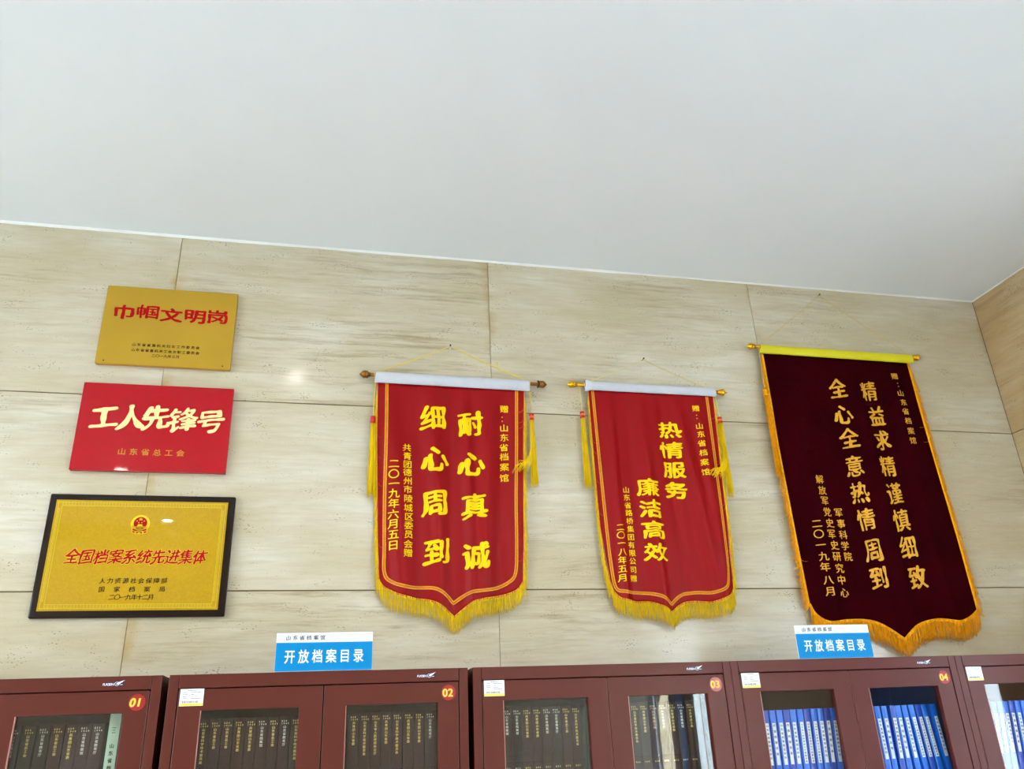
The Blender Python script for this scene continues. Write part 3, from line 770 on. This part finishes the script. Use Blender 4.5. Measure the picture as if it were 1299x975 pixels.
def nail_(x, z, label, plug=False):
    r = thing('nail', (x, 0, z), label, 'nail')
    link('shank', pyd(*tube([(0, .004, 0), (0, -.022, 0)], .0016, 8), True), r, 'iron')
    link('nail_head', pyd(*tube([(0, -.021, 0), (0, -.023, 0)], .0034, 10), True), r, 'iron')
    if plug: link('wall_plug', pyd(*merge([tube([(0, .002, 0), (0, -.004, 0)], .0065, 10), tube([(.001, -.003, 0), (.002, -.004, -.015)], [.003, .001], 5)]), True), r, 'plug_white')
nail_(.446, 3.077, 'dark nail in a white plug holding the left red banner', True)
nail_(1.284, 3.070, 'dark nail holding the cord of the middle red banner')
nail_(2.212, 3.462, 'dark nail under the ceiling holding the maroon banner')

STY['big1'] = (.022, 4, .034, .020, .36, .13, 1.05, 1.06)
B1 = [('big1', .100, '耐心真诚', [(.519, 2.734), (.521, 2.568), (.528, 2.401), (.53, 2.216)]), ('big1', .100, '细心周到', [(.375, 2.752), (.38, 2.584), (.38, 2.412), (.386, 2.229)]),
    ('small', .038, '赠：山东省档案馆', [(.66, 2.805), (.65, 2.761), (.656, 2.724), (.656, 2.684), (.653, 2.643), (.653, 2.605), (.652, 2.563), (.65, 2.519)]),
    ('small', .036, '共青团德州市陵城区委员会赠', [(.273, 2.627), (.275, 2.593), (.276, 2.56), (.276, 2.528), (.278, 2.494), (.278, 2.461), (.28, 2.426), (.28, 2.391), (.283, 2.357), (.282, 2.324), (.282, 2.291), (.281, 2.255), (.281, 2.223)]),
    ('small', .043, '二〇一九年六月五日', [(.224, 2.556), (.224, 2.516), (.226, 2.479), (.226, 2.442), (.226, 2.404), (.225, 2.364), (.226, 2.328), (.227, 2.29), (.227, 2.251)])]
banner('red satin banner with white sleeve and dark bronze acorn finials, leftmost of three',
    2.892, [(2.12, .181), (2.25, .172), (2.43, .166), (2.70, .158), (2.892, .156)], [(2.115, .705), (2.25, .716), (2.43, .722), (2.70, .735), (2.892, .746)],
    [(.181, 2.13), (.2, 2.103), (.256, 2.074), (.31, 2.061), (.353, 2.057), (.396, 2.041), (.449, 1.999), (.506, 2.043), (.545, 2.056), (.584, 2.064), (.646, 2.077), (.685, 2.095), (.705, 2.122)],
    'satin_red', [(.19, -.10, .06, .010), (.31, -.10, .035, -.006), (.36, -.05, .05, .009), (.45, .02, .035, -.005), (.50, -.02, .03, .007), (.60, .05, .05, .008), (.66, .06, .03, -.005)], -.024,
    (.084, .843, (2.924, 2.919), -.03, .0075), (.146, .766, 2.935, 2.8885), 'sleeve_white', 'bronze', 'wood_rod', (.446, 3.077), 'cord_yellow', .0012,
    [(.192, 2.89), (.193, 2.7), (.193, 2.43), (.196, 2.25), (.199, 2.153), (.229, 2.119), (.288, 2.101), (.369, 2.1), (.413, 2.080), (.446, 2.047), (.506, 2.082), (.585, 2.094), (.648, 2.118), (.678, 2.153), (.687, 2.25), (.693, 2.438), (.706, 2.7), (.714, 2.89)],
    ('ribbon_orange', 'ribbon_gold'), 'fringe_yellow', .066, .014,
    [(.142, 2.746, 2.434, .0155, ['tassel_red'], .003, -.034, None), (.768, 2.784, 2.484, .0155, ['tassel_red', 'tassel_orange', 'tassel_red'], -.003, -.036, (-.085, .06))],
    [(B1, 'thread_gold')])
B2 = [('li', .088, '热情服务', [(1.357, 2.743), (1.357, 2.655), (1.358, 2.571), (1.356, 2.486)]), ('li', .088, '廉洁高效', [(1.237, 2.492), (1.237, 2.405), (1.239, 2.32), (1.239, 2.233)]),
    ('small', .034, '赠：山东省档案馆', [(1.49, 2.844), (1.488, 2.805), (1.493, 2.763), (1.494, 2.726), (1.492, 2.686), (1.493, 2.645), (1.492, 2.604), (1.491, 2.562)]),
    ('small', .031, '山东省路桥集团有限公司赠', [(1.143, 2.482), (1.143, 2.451), (1.144, 2.419), (1.146, 2.389), (1.146, 2.357), (1.146, 2.325), (1.144, 2.293), (1.143, 2.262), (1.143, 2.231), (1.141, 2.2), (1.14, 2.167), (1.138, 2.134)]),
    ('small', .035, '二〇一八年五月', [(1.099, 2.327), (1.098, 2.296), (1.099, 2.265), (1.098, 2.232), (1.095, 2.2), (1.092, 2.168), (1.089, 2.134)])]
banner('red satin banner with white sleeve and shiny gold finials, middle of three',
    2.908, [(2.11, 1.046), (2.2, 1.030), (2.332, 1.021), (2.6, 1.018), (2.908, 1.018)], [(2.1, 1.545), (2.2, 1.552), (2.326, 1.560), (2.6, 1.567), (2.908, 1.580)],
    [(1.046, 2.115), (1.056, 2.085), (1.083, 2.057), (1.136, 2.045), (1.194, 2.045), (1.235, 2.031), (1.275, 2.005), (1.312, 2.031), (1.351, 2.045), (1.40, 2.045), (1.451, 2.043), (1.515, 2.064), (1.54, 2.09), (1.546, 2.13)],
    'satin_red', [(1.10, .0, .03, .008), (1.17, -.02, .035, -.004), (1.24, -.01, .035, .007), (1.33, -.03, .025, -.007), (1.40, -.10, .04, .009), (1.50, -.02, .035, .006)], -.024,
    (.922, 1.649, (2.925, 2.924), -.03, .0070), (1.004, 1.588, 2.943, 2.904), 'sleeve_white', 'bright_gold', 'bright_gold', (1.284, 3.070), 'cord_pale', .0013,
    [(1.038, 2.906), (1.042, 2.6), (1.048, 2.32), (1.052, 2.2), (1.062, 2.104), (1.095, 2.083), (1.15, 2.080), (1.204, 2.077), (1.245, 2.062), (1.278, 2.036), (1.31, 2.062), (1.342, 2.076), (1.40, 2.080), (1.456, 2.079), (1.50, 2.093), (1.52, 2.121), (1.533, 2.2), (1.54, 2.358), (1.545, 2.6), (1.550, 2.906)],
    ('ribbon_orange', 'ribbon_gold'), 'fringe_yellow', .066, .013,
    [(.982, 2.803, 2.486, .0150, ['tassel_red', 'tassel_orange', 'tassel_red'], -.004, -.036, None), (1.589, 2.805, 2.462, .0150, ['tassel_red', 'tassel_orange', 'tassel_red'], -.003, -.037, (-.095, .055))],
    [(B2, 'thread_gold')], bunch=.35)
STY['big3'] = (.022, 4, .024, .012, .5, .16, .98, 1.08)
B3 = [('big3', .092, '精益求精谨慎细致', [(2.349, 2.968), (2.362, 2.847), (2.361, 2.734), (2.357, 2.615), (2.358, 2.492), (2.36, 2.375), (2.363, 2.261), (2.374, 2.136)]),
    ('big3', .092, '全心全意热情周到', [(2.197, 2.975), (2.193, 2.851), (2.199, 2.738), (2.196, 2.611), (2.193, 2.494), (2.197, 2.378), (2.2, 2.249), (2.198, 2.135)]),
    ('small', .038, '赠：山东省档案馆', [(2.502, 3.049), (2.506, 3.005), (2.507, 2.963), (2.509, 2.917), (2.506, 2.872), (2.508, 2.827), (2.509, 2.779), (2.508, 2.734)]),
    ('small', .046, '解放军党史军史研究中心', [(2.011, 2.546), (2.013, 2.498), (2.015, 2.453), (2.015, 2.405), (2.017, 2.358), (2.014, 2.312), (2.018, 2.266), (2.018, 2.22), (2.02, 2.172), (2.019, 2.126), (2.021, 2.076)]),
    ('small', .044, '军事科学院', [(2.075, 2.406), (2.077, 2.359), (2.076, 2.312), (2.074, 2.266), (2.078, 2.222)]),
    ('small', .044, '二〇一九年八月', [(1.954, 2.354), (1.954, 2.311), (1.954, 2.266), (1.957, 2.22), (1.955, 2.177), (1.957, 2.126), (1.957, 2.081)])]
banner('large maroon velvet banner with yellow sleeve and orange fringe, rightmost of three',
    3.127, [(2.05, 1.858), (2.3, 1.852), (2.7, 1.846), (3.127, 1.850)], [(2.0, 2.628), (2.3, 2.622), (2.7, 2.608), (3.127, 2.597)],
    [(1.862, 2.035), (1.883, 1.992), (1.937, 1.962), (2.01, 1.967), (2.081, 1.969), (2.13, 1.963), (2.168, 1.948), (2.215, 1.920), (2.252, 1.892), (2.29, 1.925), (2.331, 1.948), (2.423, 1.966), (2.516, 1.957), (2.58, 1.972), (2.628, 2.003)],
    'velvet_maroon', [(1.95, -.03, .06, .006), (2.12, .02, .06, -.004), (2.28, -.02, .07, .006), (2.5, .01, .06, .006)], -.024,
    (1.772, 2.673, (3.157, 3.153), -.03, .0070), (1.838, 2.618, 3.166, 3.124), 'sleeve_yellow', 'bright_gold', 'bright_gold', (2.212, 3.462), 'cord_tan', .0013,
    None, None, 'fringe_orange', .078, .028,
    [(1.826, 2.945, 2.555, .013, ['fringe_orange'], .008, -.034, None)],
    [(B3, 'thread_amber')], thick_fringe=True, edge_m='fringe_orange')

# ------------------------------------------------------------------ steel bookcases
CW, CD, CH = .85, .385, 1.8
def frame_bm(bm, x0, x1, z0, z1, hx0, hx1, hz0, hz1, y0, y1):
    O = [(x0, z0), (x1, z0), (x1, z1), (x0, z1)]; I = [(hx0, hz0), (hx1, hz0), (hx1, hz1), (hx0, hz1)]
    of = [bm.verts.new((x, y0, z)) for x, z in O]; ob = [bm.verts.new((x, y1, z)) for x, z in O]
    jf = [bm.verts.new((x, y0, z)) for x, z in I]; jb = [bm.verts.new((x, y1, z)) for x, z in I]
    for i in range(4):
        j = (i + 1) % 4
        bm.faces.new((of[i], of[j], jf[j], jf[i])); bm.faces.new((ob[j], ob[i], jb[i], jb[j]))
        bm.faces.new((of[j], of[i], ob[i], ob[j])); bm.faces.new((jf[i], jf[j], jb[j], jb[i]))
DZ0, DZ1 = .78, 1.7605          # glazed doors
WZ0, WZ1 = .86, 1.704
def carcass(shelf_z):
    t = .002
    L = [(0, t, t, CD, .05, CH), (CW - t, CW, t, CD, .05, CH), (0, CW, t, CD, CH - .003, CH), (0, CW, CD - t, CD, .05, CH), (0, CW, .01, CD, .05, .08), (t, CW - t, .022, CD, .76, .775), (.03, CW - .03, .02, CD, 0, .05)]
    return boxes(L)
def build_cabinet():
    r = thing('steel_bookcase', (0, -.4, 0), '', 'bookcase')
    link('carcass', carcass(0), r, 'cabinet_steel')
    link('stile', boxes([(0, .0265, 0, .02, .05, CH)], .0012, 2), r, 'cabinet_steel')
    link('stile', boxes([(CW - .0265, CW, 0, .02, .05, CH)], .0012, 2), r, 'cabinet_steel')
    link('top_rail', boxes([(.0275, CW - .0275, 0, .02, 1.7635, CH)], .0012, 2), r, 'cabinet_steel')
    link('bottom_rail', boxes([(.0275, CW - .0275, 0, .02, .05, .085)], .0012, 2), r, 'cabinet_steel')
    link('centre_post', boxes([(.4245, .4275, .024, .034, .085, 1.76)]), r, 'gasket')
    for k, (x0, x1, h0, h1) in enumerate(((.0300, .4238, .092, .359), (.4282, .8200, .491, .759))):
        bm = bmesh.new(); frame_bm(bm, x0, x1, DZ0, DZ1, h0, h1, WZ0, WZ1, 0, .018)
        d = link('glass_door', done(bm, .0012, 2), r, 'cabinet_steel')
        link('glass_pane', boxes([(h0 - .004, h1 + .004, .010, .014, WZ0 - .004, WZ1 + .004)]), d, 'door_glass')
        link('door_edge_highlight', boxes([(x0 - .0003, x0 + .0007, .0012, .016, DZ0 + .002, DZ1 - .002), (x1 - .0007, x1 + .0003, .0012, .016, DZ0 + .002, DZ1 - .002), (h0 - .0006, h0 + .0012, -.0004, .009, WZ0, WZ1)]), d, 'edge_highlight')  # thin strips painting the highlight on door sides and window lip
        hx = .395 if k == 0 else .457
        link('door_handle', boxes([(hx - .012, hx + .012, -.006, 0, 1.15, 1.27), (hx - .008, hx + .008, -.010, -.006, 1.17, 1.25)], .002, 2), d, 'chrome')
        bm = bmesh.new(); box_bm(bm, x0, x1, 0, .018, .088, .772)
        e = link('steel_door', done(bm, .0012, 2), r, 'cabinet_steel')
        link('door_handle', boxes([(hx - .012, hx + .012, -.006, 0, .5, .62)], .002, 2), e, 'chrome')
    # maker's badge on the top rail
    bd = link('maker_badge', boxes([(.700, .726, -.0012, 0, 1.7755, 1.7845), (.724, .750, -.0012, 0, 1.7755, 1.7855)], .0004, 1), r, 'badge_navy')
    STY['lat'] = (0, 0, .02, .02, 0, 0, 1, 1)
    lt = lettering('badge_lettering', bd, [('lat', .0088, 'FUAOSEN', [(.7008 + i * .0037, 1.7795) for i in range(7)])], 'badge_white', -.0012, .0003, .0001)
    ring = [(.733 + .0052 * math.cos(a) * 1.1, 1.780 + .0048 * math.sin(a)) for a in [i * math.pi / 12 for i in range(25)]]
    v1 = tube([(x, -.0014, z) for x, z in ring], .0006, 4)
    link('badge_ring', pyd(*v1), bd, 'badge_white')
    disc2('badge_wing', bd, [[(.730, 1.7785), (.736, 1.7845), (.7525, 1.7895), (.7455, 1.784), (.738, 1.7785)], [(.741, 1.7772), (.748, 1.7772), (.7475, 1.7785), (.741, 1.7785)]], 'badge_white', -.0013, .0005)
    # asset sticker across rail and door
    st = link('asset_sticker', boxes([(.0335, .0965, -.0008, -.0002, 1.7165, 1.7615)], .0002, 1), r, 'sticker_white')
    link('yellow_strip', boxes([(.0338, .0962, -.0011, -.0008, 1.7172, 1.7232)]), st, 'sticker_yellow')
    ink = []; rr = random.Random(3)
    def dash(x0, x1, z, h=.0016):
        x = x0
        while x < x1:
            w = rr.uniform(.0012, .0026); ink.append((x, min(x1, x + w), -.0010, -.0008, z - h / 2, z + h / 2)); x += w + .0007
    dash(.053, .079, 1.7578, .0019)
    for i, z in enumerate((1.7523, 1.7468, 1.7415, 1.7362)): dash(.041, .054, z); dash(.063, (.089, .071, .079, .090)[i], z)
    link('printed_lines', boxes(ink), st, 'sticker_ink')
    ink = []; x = .041
    while x < .083:
        w = rr.choice((.0006, .001, .0016)); ink.append((x, x + w, -.0010, -.0008, 1.7242, 1.7300)); x += w + rr.choice((.0007, .0012))
    link('barcode', boxes(ink), st, 'barcode_ink')
    return r
def number_disc(r, text):
    n = 40; v, f = tube([(.791, 0, 1.7305), (.791, -.001, 1.7305)], .0215, n)
    d = link('number_disc', pyd(v, f), r, 'disc_red')
    STY['num'] = (0, 0, .040, .032, 0, 0, 1, 1.0)
    # digits are narrower than a full em: centre by their own width
    w = .0305; x0 = .791
    sh = .13 if text == '01' else 0
    pos = [(x0 - .0088 + .0085, 1.7305 + .0012), (x0 + .0088 + .0085 * (.55 if text[1] != '1' else .8), 1.7305 + .0012)]
    lt = lettering('numerals', d, [('num', w, text[0], [(x0 - .0085 + .0055, 1.7315)]), ('num', w, text[1], [(x0 + .0080 + .0055, 1.7315)])], 'numeral_yellow', -.001, .0005, .0001)
    if sh:
        for vv in lt.data.vertices: vv.co.x += sh * (vv.co.z - 1.7305)
def copy_tree(o, parent=None):
    c = o.copy(); COL.objects.link(c); c.parent = parent
    for ch in o.children: copy_tree(ch, c)
    return c
proto = build_cabinet()
CX = [-1.287, -.419, .4465, 1.2975, 2.1485]
WHERE = {'01': 'leftmost bookcase', '02': 'bookcase under left blue sign', '03': 'bookcase below middle banner', '04': 'bookcase under right blue sign', '05': 'bookcase at right frame edge'}
LB = ['reddish-brown steel bookcase with glass doors and number disc 01, at the far left', 'reddish-brown steel bookcase with glass doors and number disc 02, under the left blue sign',
      'reddish-brown steel bookcase with glass doors and number disc 03, below the middle red banner', 'reddish-brown steel bookcase with glass doors and number disc 04, under the right blue sign',
      'reddish-brown steel bookcase cut off by the right edge of the frame, beside bookcase 04']
cabs = [proto] + [copy_tree(proto) for _ in range(4)]
for i, (c, x) in enumerate(zip(cabs, CX)):
    c.location.x = x; c['label'] = LB[i]; c['group'] = 'steel bookcases along the wall'
    if i < 4: number_disc(c, '0%d' % (i + 1))
    zs = (1.36, 1.03) if i < 3 else (1.425, 1.03)
    for z in zs: link('shelf', boxes([(.004, CW - .004, .03, CD - .004, z - .015, z)], .001, 1), c, 'cabinet_inside' if i < 3 else 'shelf_grey')

# ------------------------------------------------------------------ volumes and binders behind the glass
VOL_T = [('山东省档案馆', 'foil_silver'), ('共青团山东省委', 'foil_gold'), ('山东省总工会', 'foil_gold'), ('山东省人民政府办公厅', 'foil_gold'), ('山东省科学技术委员会', 'foil_gold'), ('山东省教育厅', 'foil_silver')]
VM = {}
def spine_box(w, h, d, arc):
    n = 8; vs, fs = [], []
    prof = [(-w / 2 + w * i / n, -arc * (1 - (2 * i / n - 1) ** 2)) for i in range(n + 1)] + [(w / 2, d), (-w / 2, d)]
    k = len(prof)
    for z in (0, .001, h - .001, h):
        s = .985 if z in (0, h) else 1
        for x, y in prof: vs.append((x * s, y, z))
    for j in range(3):
        for i in range(k): a = j * k + i; fs.append((a, j * k + (i + 1) % k, (j + 1) * k + (i + 1) % k, a + k))
    fs.append(tuple(range(k))[::-1]); fs.append(tuple(3 * k + i for i in range(k)))
    return pyd(vs, fs)
def volume_proto(kind, t_i, w, h=.322):
    key = (kind, t_i, w)
    if key in VM: return copy_tree(VM[key])
    r = thing('archive_volume', (0, 0, 0), '', 'book')
    link('cover', spine_box(w, h, .19, .0015), r, kind)
    link('page_block', boxes([(-w / 2 + .003, w / 2 - .003, .192, .197, .004, h - .004)]), r, 'page')
    if t_i is not None:
        txt, m = VOL_T[t_i]; cs = .0094
        zt = h - .028
        lettering('spine_title', r, [('plain', .0092, txt, [(0, zt - cs * i) for i in range(len(txt))])], m, -.0015, .0004, .0001)
        dg = [(('%03d' % random.randint(1, 99)), h - .012), ('1949', h - .019), (('%03d' % random.randint(1, 99)), h - .172)]
        STY['lat'] = (0, 0, .02, .02, 0, 0, 1, 1)
        lettering('spine_number', r, [('lat', .0065, s, [(-.0085 + .0058 * i + .002, z) for i in range(len(s))]) for s, z in dg], m, -.0012, .0003, .0001)
    VM[key] = r; return r
def place_volume(kind, ti, w, x, z, y, label, group, lean=0):
    v = volume_proto(kind, ti, w); v.location = (x, y, z); v.rotation_euler = (0, lean, 0); v['label'] = label; v['group'] = group; return v
YV = -.33
ORD = ['first', 'second', 'third', 'fourth', 'fifth', 'sixth', 'seventh', 'eighth', 'ninth', 'tenth', 'eleventh', 'twelfth']
def shelf_row(xs, z0, cab, side, kinds, tis, w):
    for i, x in enumerate(xs):
        kd = kinds[i % len(kinds)] if isinstance(kinds, list) else kinds
        col_ = {'volume_brown': 'dark brown', 'volume_umber': 'umber', 'volume_green': 'dark green'}[kd]
        ti = tis[i % len(tis)]
        place_volume(kd, ti, w, x, z0, YV + random.uniform(-.002, .002), f'{col_} archive volume, {ORD[i]} from left in {side} half of {WHERE[cab]}', f'archive volumes in {WHERE[cab]}')
shelf_row([-.813, -.775, -.739, -.7035, -.6675, -.634, -.6005], 1.361, '01', 'right', ['volume_umber', 'volume_umber', 'volume_umber', 'volume_brown', 'volume_brown', 'volume_brown', 'volume_brown'], [0, 2, 5, 2, 1, 0, 5], .0325)
shelf_row([-.3215, -.2905, -.2575, -.2255, -.1930, -.1615, -.1300, -.0985, -.0665], 1.361, '02', 'left', 'volume_brown', [4, 2, 2, 1, 1, 0, 2, 5, 4], .0308)
shelf_row([.0990, .1310, .1625, .1940, .2265, .2600, .2920, .3250], 1.364, '02', 'right', 'volume_brown', [1, 4, 3, 1, 4, 1, 1, 5], .0308)
shelf_row([.5620, .5935, .6250, .6570, .6885, .7200, .7515, .7830], 1.364, '03', 'left', ['volume_brown', 'volume_umber', 'volume_brown', 'volume_brown', 'volume_brown', 'volume_umber', 'volume_brown', 'volume_brown'], [0, 0, 1, 1, 0, 5, 2, 4], .0308)
shelf_row([.9780, 1.0100, 1.0420, 1.0740, 1.1060, 1.1380, 1.1700], 1.364, '03', 'right', ['volume_umber', 'volume_umber', 'volume_brown', 'volume_umber', 'volume_brown', 'volume_umber', 'volume_brown'], [4, 1, 2, 5, 1, 0, 2], .0312)
# thin green volumes at the end of the left half of bookcase 03
for i, x in enumerate((.8075, .8215, .8355)):
    place_volume('volume_green', None, .0125, x, 1.364, YV + .01, f'thin dark green volume, {ORD[i]} of three in the bookcase below the middle banner', 'thin green volumes')
# pale green box at the right end of bookcase 01's row
pr0 = thing('archive_box', (-.5595, YV, 1.361), 'pale green archive box standing at the right end of the row in bookcase 01', 'box')
link('cover', spine_box(.029, .345, .2, .0008), pr0, 'volume_pale')
STY['lat2'] = (0, 0, .03, .03, 0, 0, 1, 1)
lettering('spine_title', pr0, [('lat2', .0125, '山东省档案馆目录', [(0, .262 - .0185 * i) for i in range(8)]), ('lat2', .011, '一二', [(0, .308), (0, .299)])], 'print_dark', -.0008, .0004, .0001)

def binder_proto(k, deep):
    key = ('b', k, deep)
    if key in VM: return copy_tree(VM[key])
    r = thing('ring_binder', (0, 0, 0), '', 'binder')
    w, h = .0205, .222
    link('cover', spine_box(w, h, .17, .0012), r, 'binder_deep' if deep else 'binder_blue')
    link('spine_label', boxes([(-.0058, .0058, -.0022, -.0010, .058, .183)], .0002, 1), r, 'binder_label')
    n = (9, 14, 6)[k]; sz = (.0085, .0072, .0095)[k]; txt = ('山东省档案馆全宗目录册', '山东省人民政府办公厅档案目录一', '开放档案目录一')[k]
    lettering('label_text', r, [('plain', sz, txt[:n], [(0, .175 - (.088 / n + .0022) * i) for i in range(n)])], 'sign_ink', -.0022, .0003, .0001)
    VM[key] = r; return r
def binder_row(tops, bots, cab, side):
    """tops, bots: x of the label at z 1.61 and at z 1.485"""
    for i, (a, b) in enumerate(zip(tops, bots)):
        lean = math.atan2(a - b, .125)
        v = binder_proto((0, 0, 2, 0, 2, 0, 1, 1, 1, 0, 2)[i % 11], (i % 3 == 1) if side == 'left' else i % 4 == 3)
        zl = 1.4255 + abs(math.sin(lean)) * .0113
        v.location = (b + (zl - 1.485) * math.tan(lean), -.335 + random.uniform(-.003, .003), zl + random.uniform(0, .0)); v.rotation_euler = (0, lean, 0)
        how = 'leaning' if abs(lean) > .08 else 'upright'
        v['label'] = f'{how} blue ring binder, {ORD[i]} from left in {side} half of {WHERE[cab]}'
        v['group'] = f'ring binders in {WHERE[cab]}'
binder_row([1.405, 1.431, 1.4555, 1.480, 1.506, 1.532, 1.557, 1.581, 1.606, 1.631, 1.656, 1.681], [1.402, 1.4275, 1.452, 1.4765, 1.5015, 1.5265, 1.5515, 1.576, 1.600, 1.625, 1.649, 1.674], '04', 'left')
binder_row([1.822, 1.850, 1.878, 1.909, 1.932, 1.957, 1.983, 2.009, 2.035, 2.070], [1.822, 1.850, 1.8765, 1.905, 1.931, 1.960, 1.989, 2.016, 2.044, 2.078], '04', 'right')
binder_row([2.285, 2.311, 2.338, 2.362, 2.386, 2.411, 2.436, 2.461, 2.486], [2.270, 2.296, 2.322, 2.348, 2.374, 2.400, 2.425, 2.450, 2.475], '05', 'left')

# ------------------------------------------------------------------ small upright signs on top of the bookcases
def sign(x0, x1, label, zb=1.801, lean=.0):
    r = thing('tabletop_sign', ((x0 + x1) / 2, -.388, zb), label, 'sign'); r.rotation_euler = (-lean, 0, 0)
    w = (x1 - x0) / 2
    link('front_board', boxes([(-w, w, -.0115, -.0085, .0, .1085)], .0006, 1), r, 'sign_white')
    link('blue_field', boxes([(-w + .0006, w - .0004, -.0122, -.0115, .001, .0805)]), r, 'sign_blue')
    vs, fs = tube([(-w, -.009, .0015), (-w, .028, .0015)], .001, 4)
    link('base_plate', boxes([(-w, w, -.0085, .05, 0, .0025)], .0005, 1), r, 'acrylic')
    link('back_strut', boxes([(-.02, .02, -.0085, .03, .0025, .05)], .0005, 1), r, 'acrylic')
    sc = w / .14
    characters(r, ('hei', .0345 * sc, '开放档案目录', row('x' * 6, -.099 * sc, .099 * sc, .0415)), 'sign_white', -.0122, .0004, .0001)
    lettering('small_lettering', r, [('kai', .0150, '山东省档案馆', row('x' * 6, -.106 * sc, -.007 * sc, .0940))], 'sign_ink', -.0115, .0004, .0001)
sign(-.136, .1435, 'blue and white upright sign standing on the bookcase left of the banners')
sign(1.551, 1.833, 'blue and white upright sign standing under the maroon banner')
for i, o in enumerate(list(S.objects)):
    if o.type == 'MESH' and not o.data.materials: print('NOMAT', o.name)
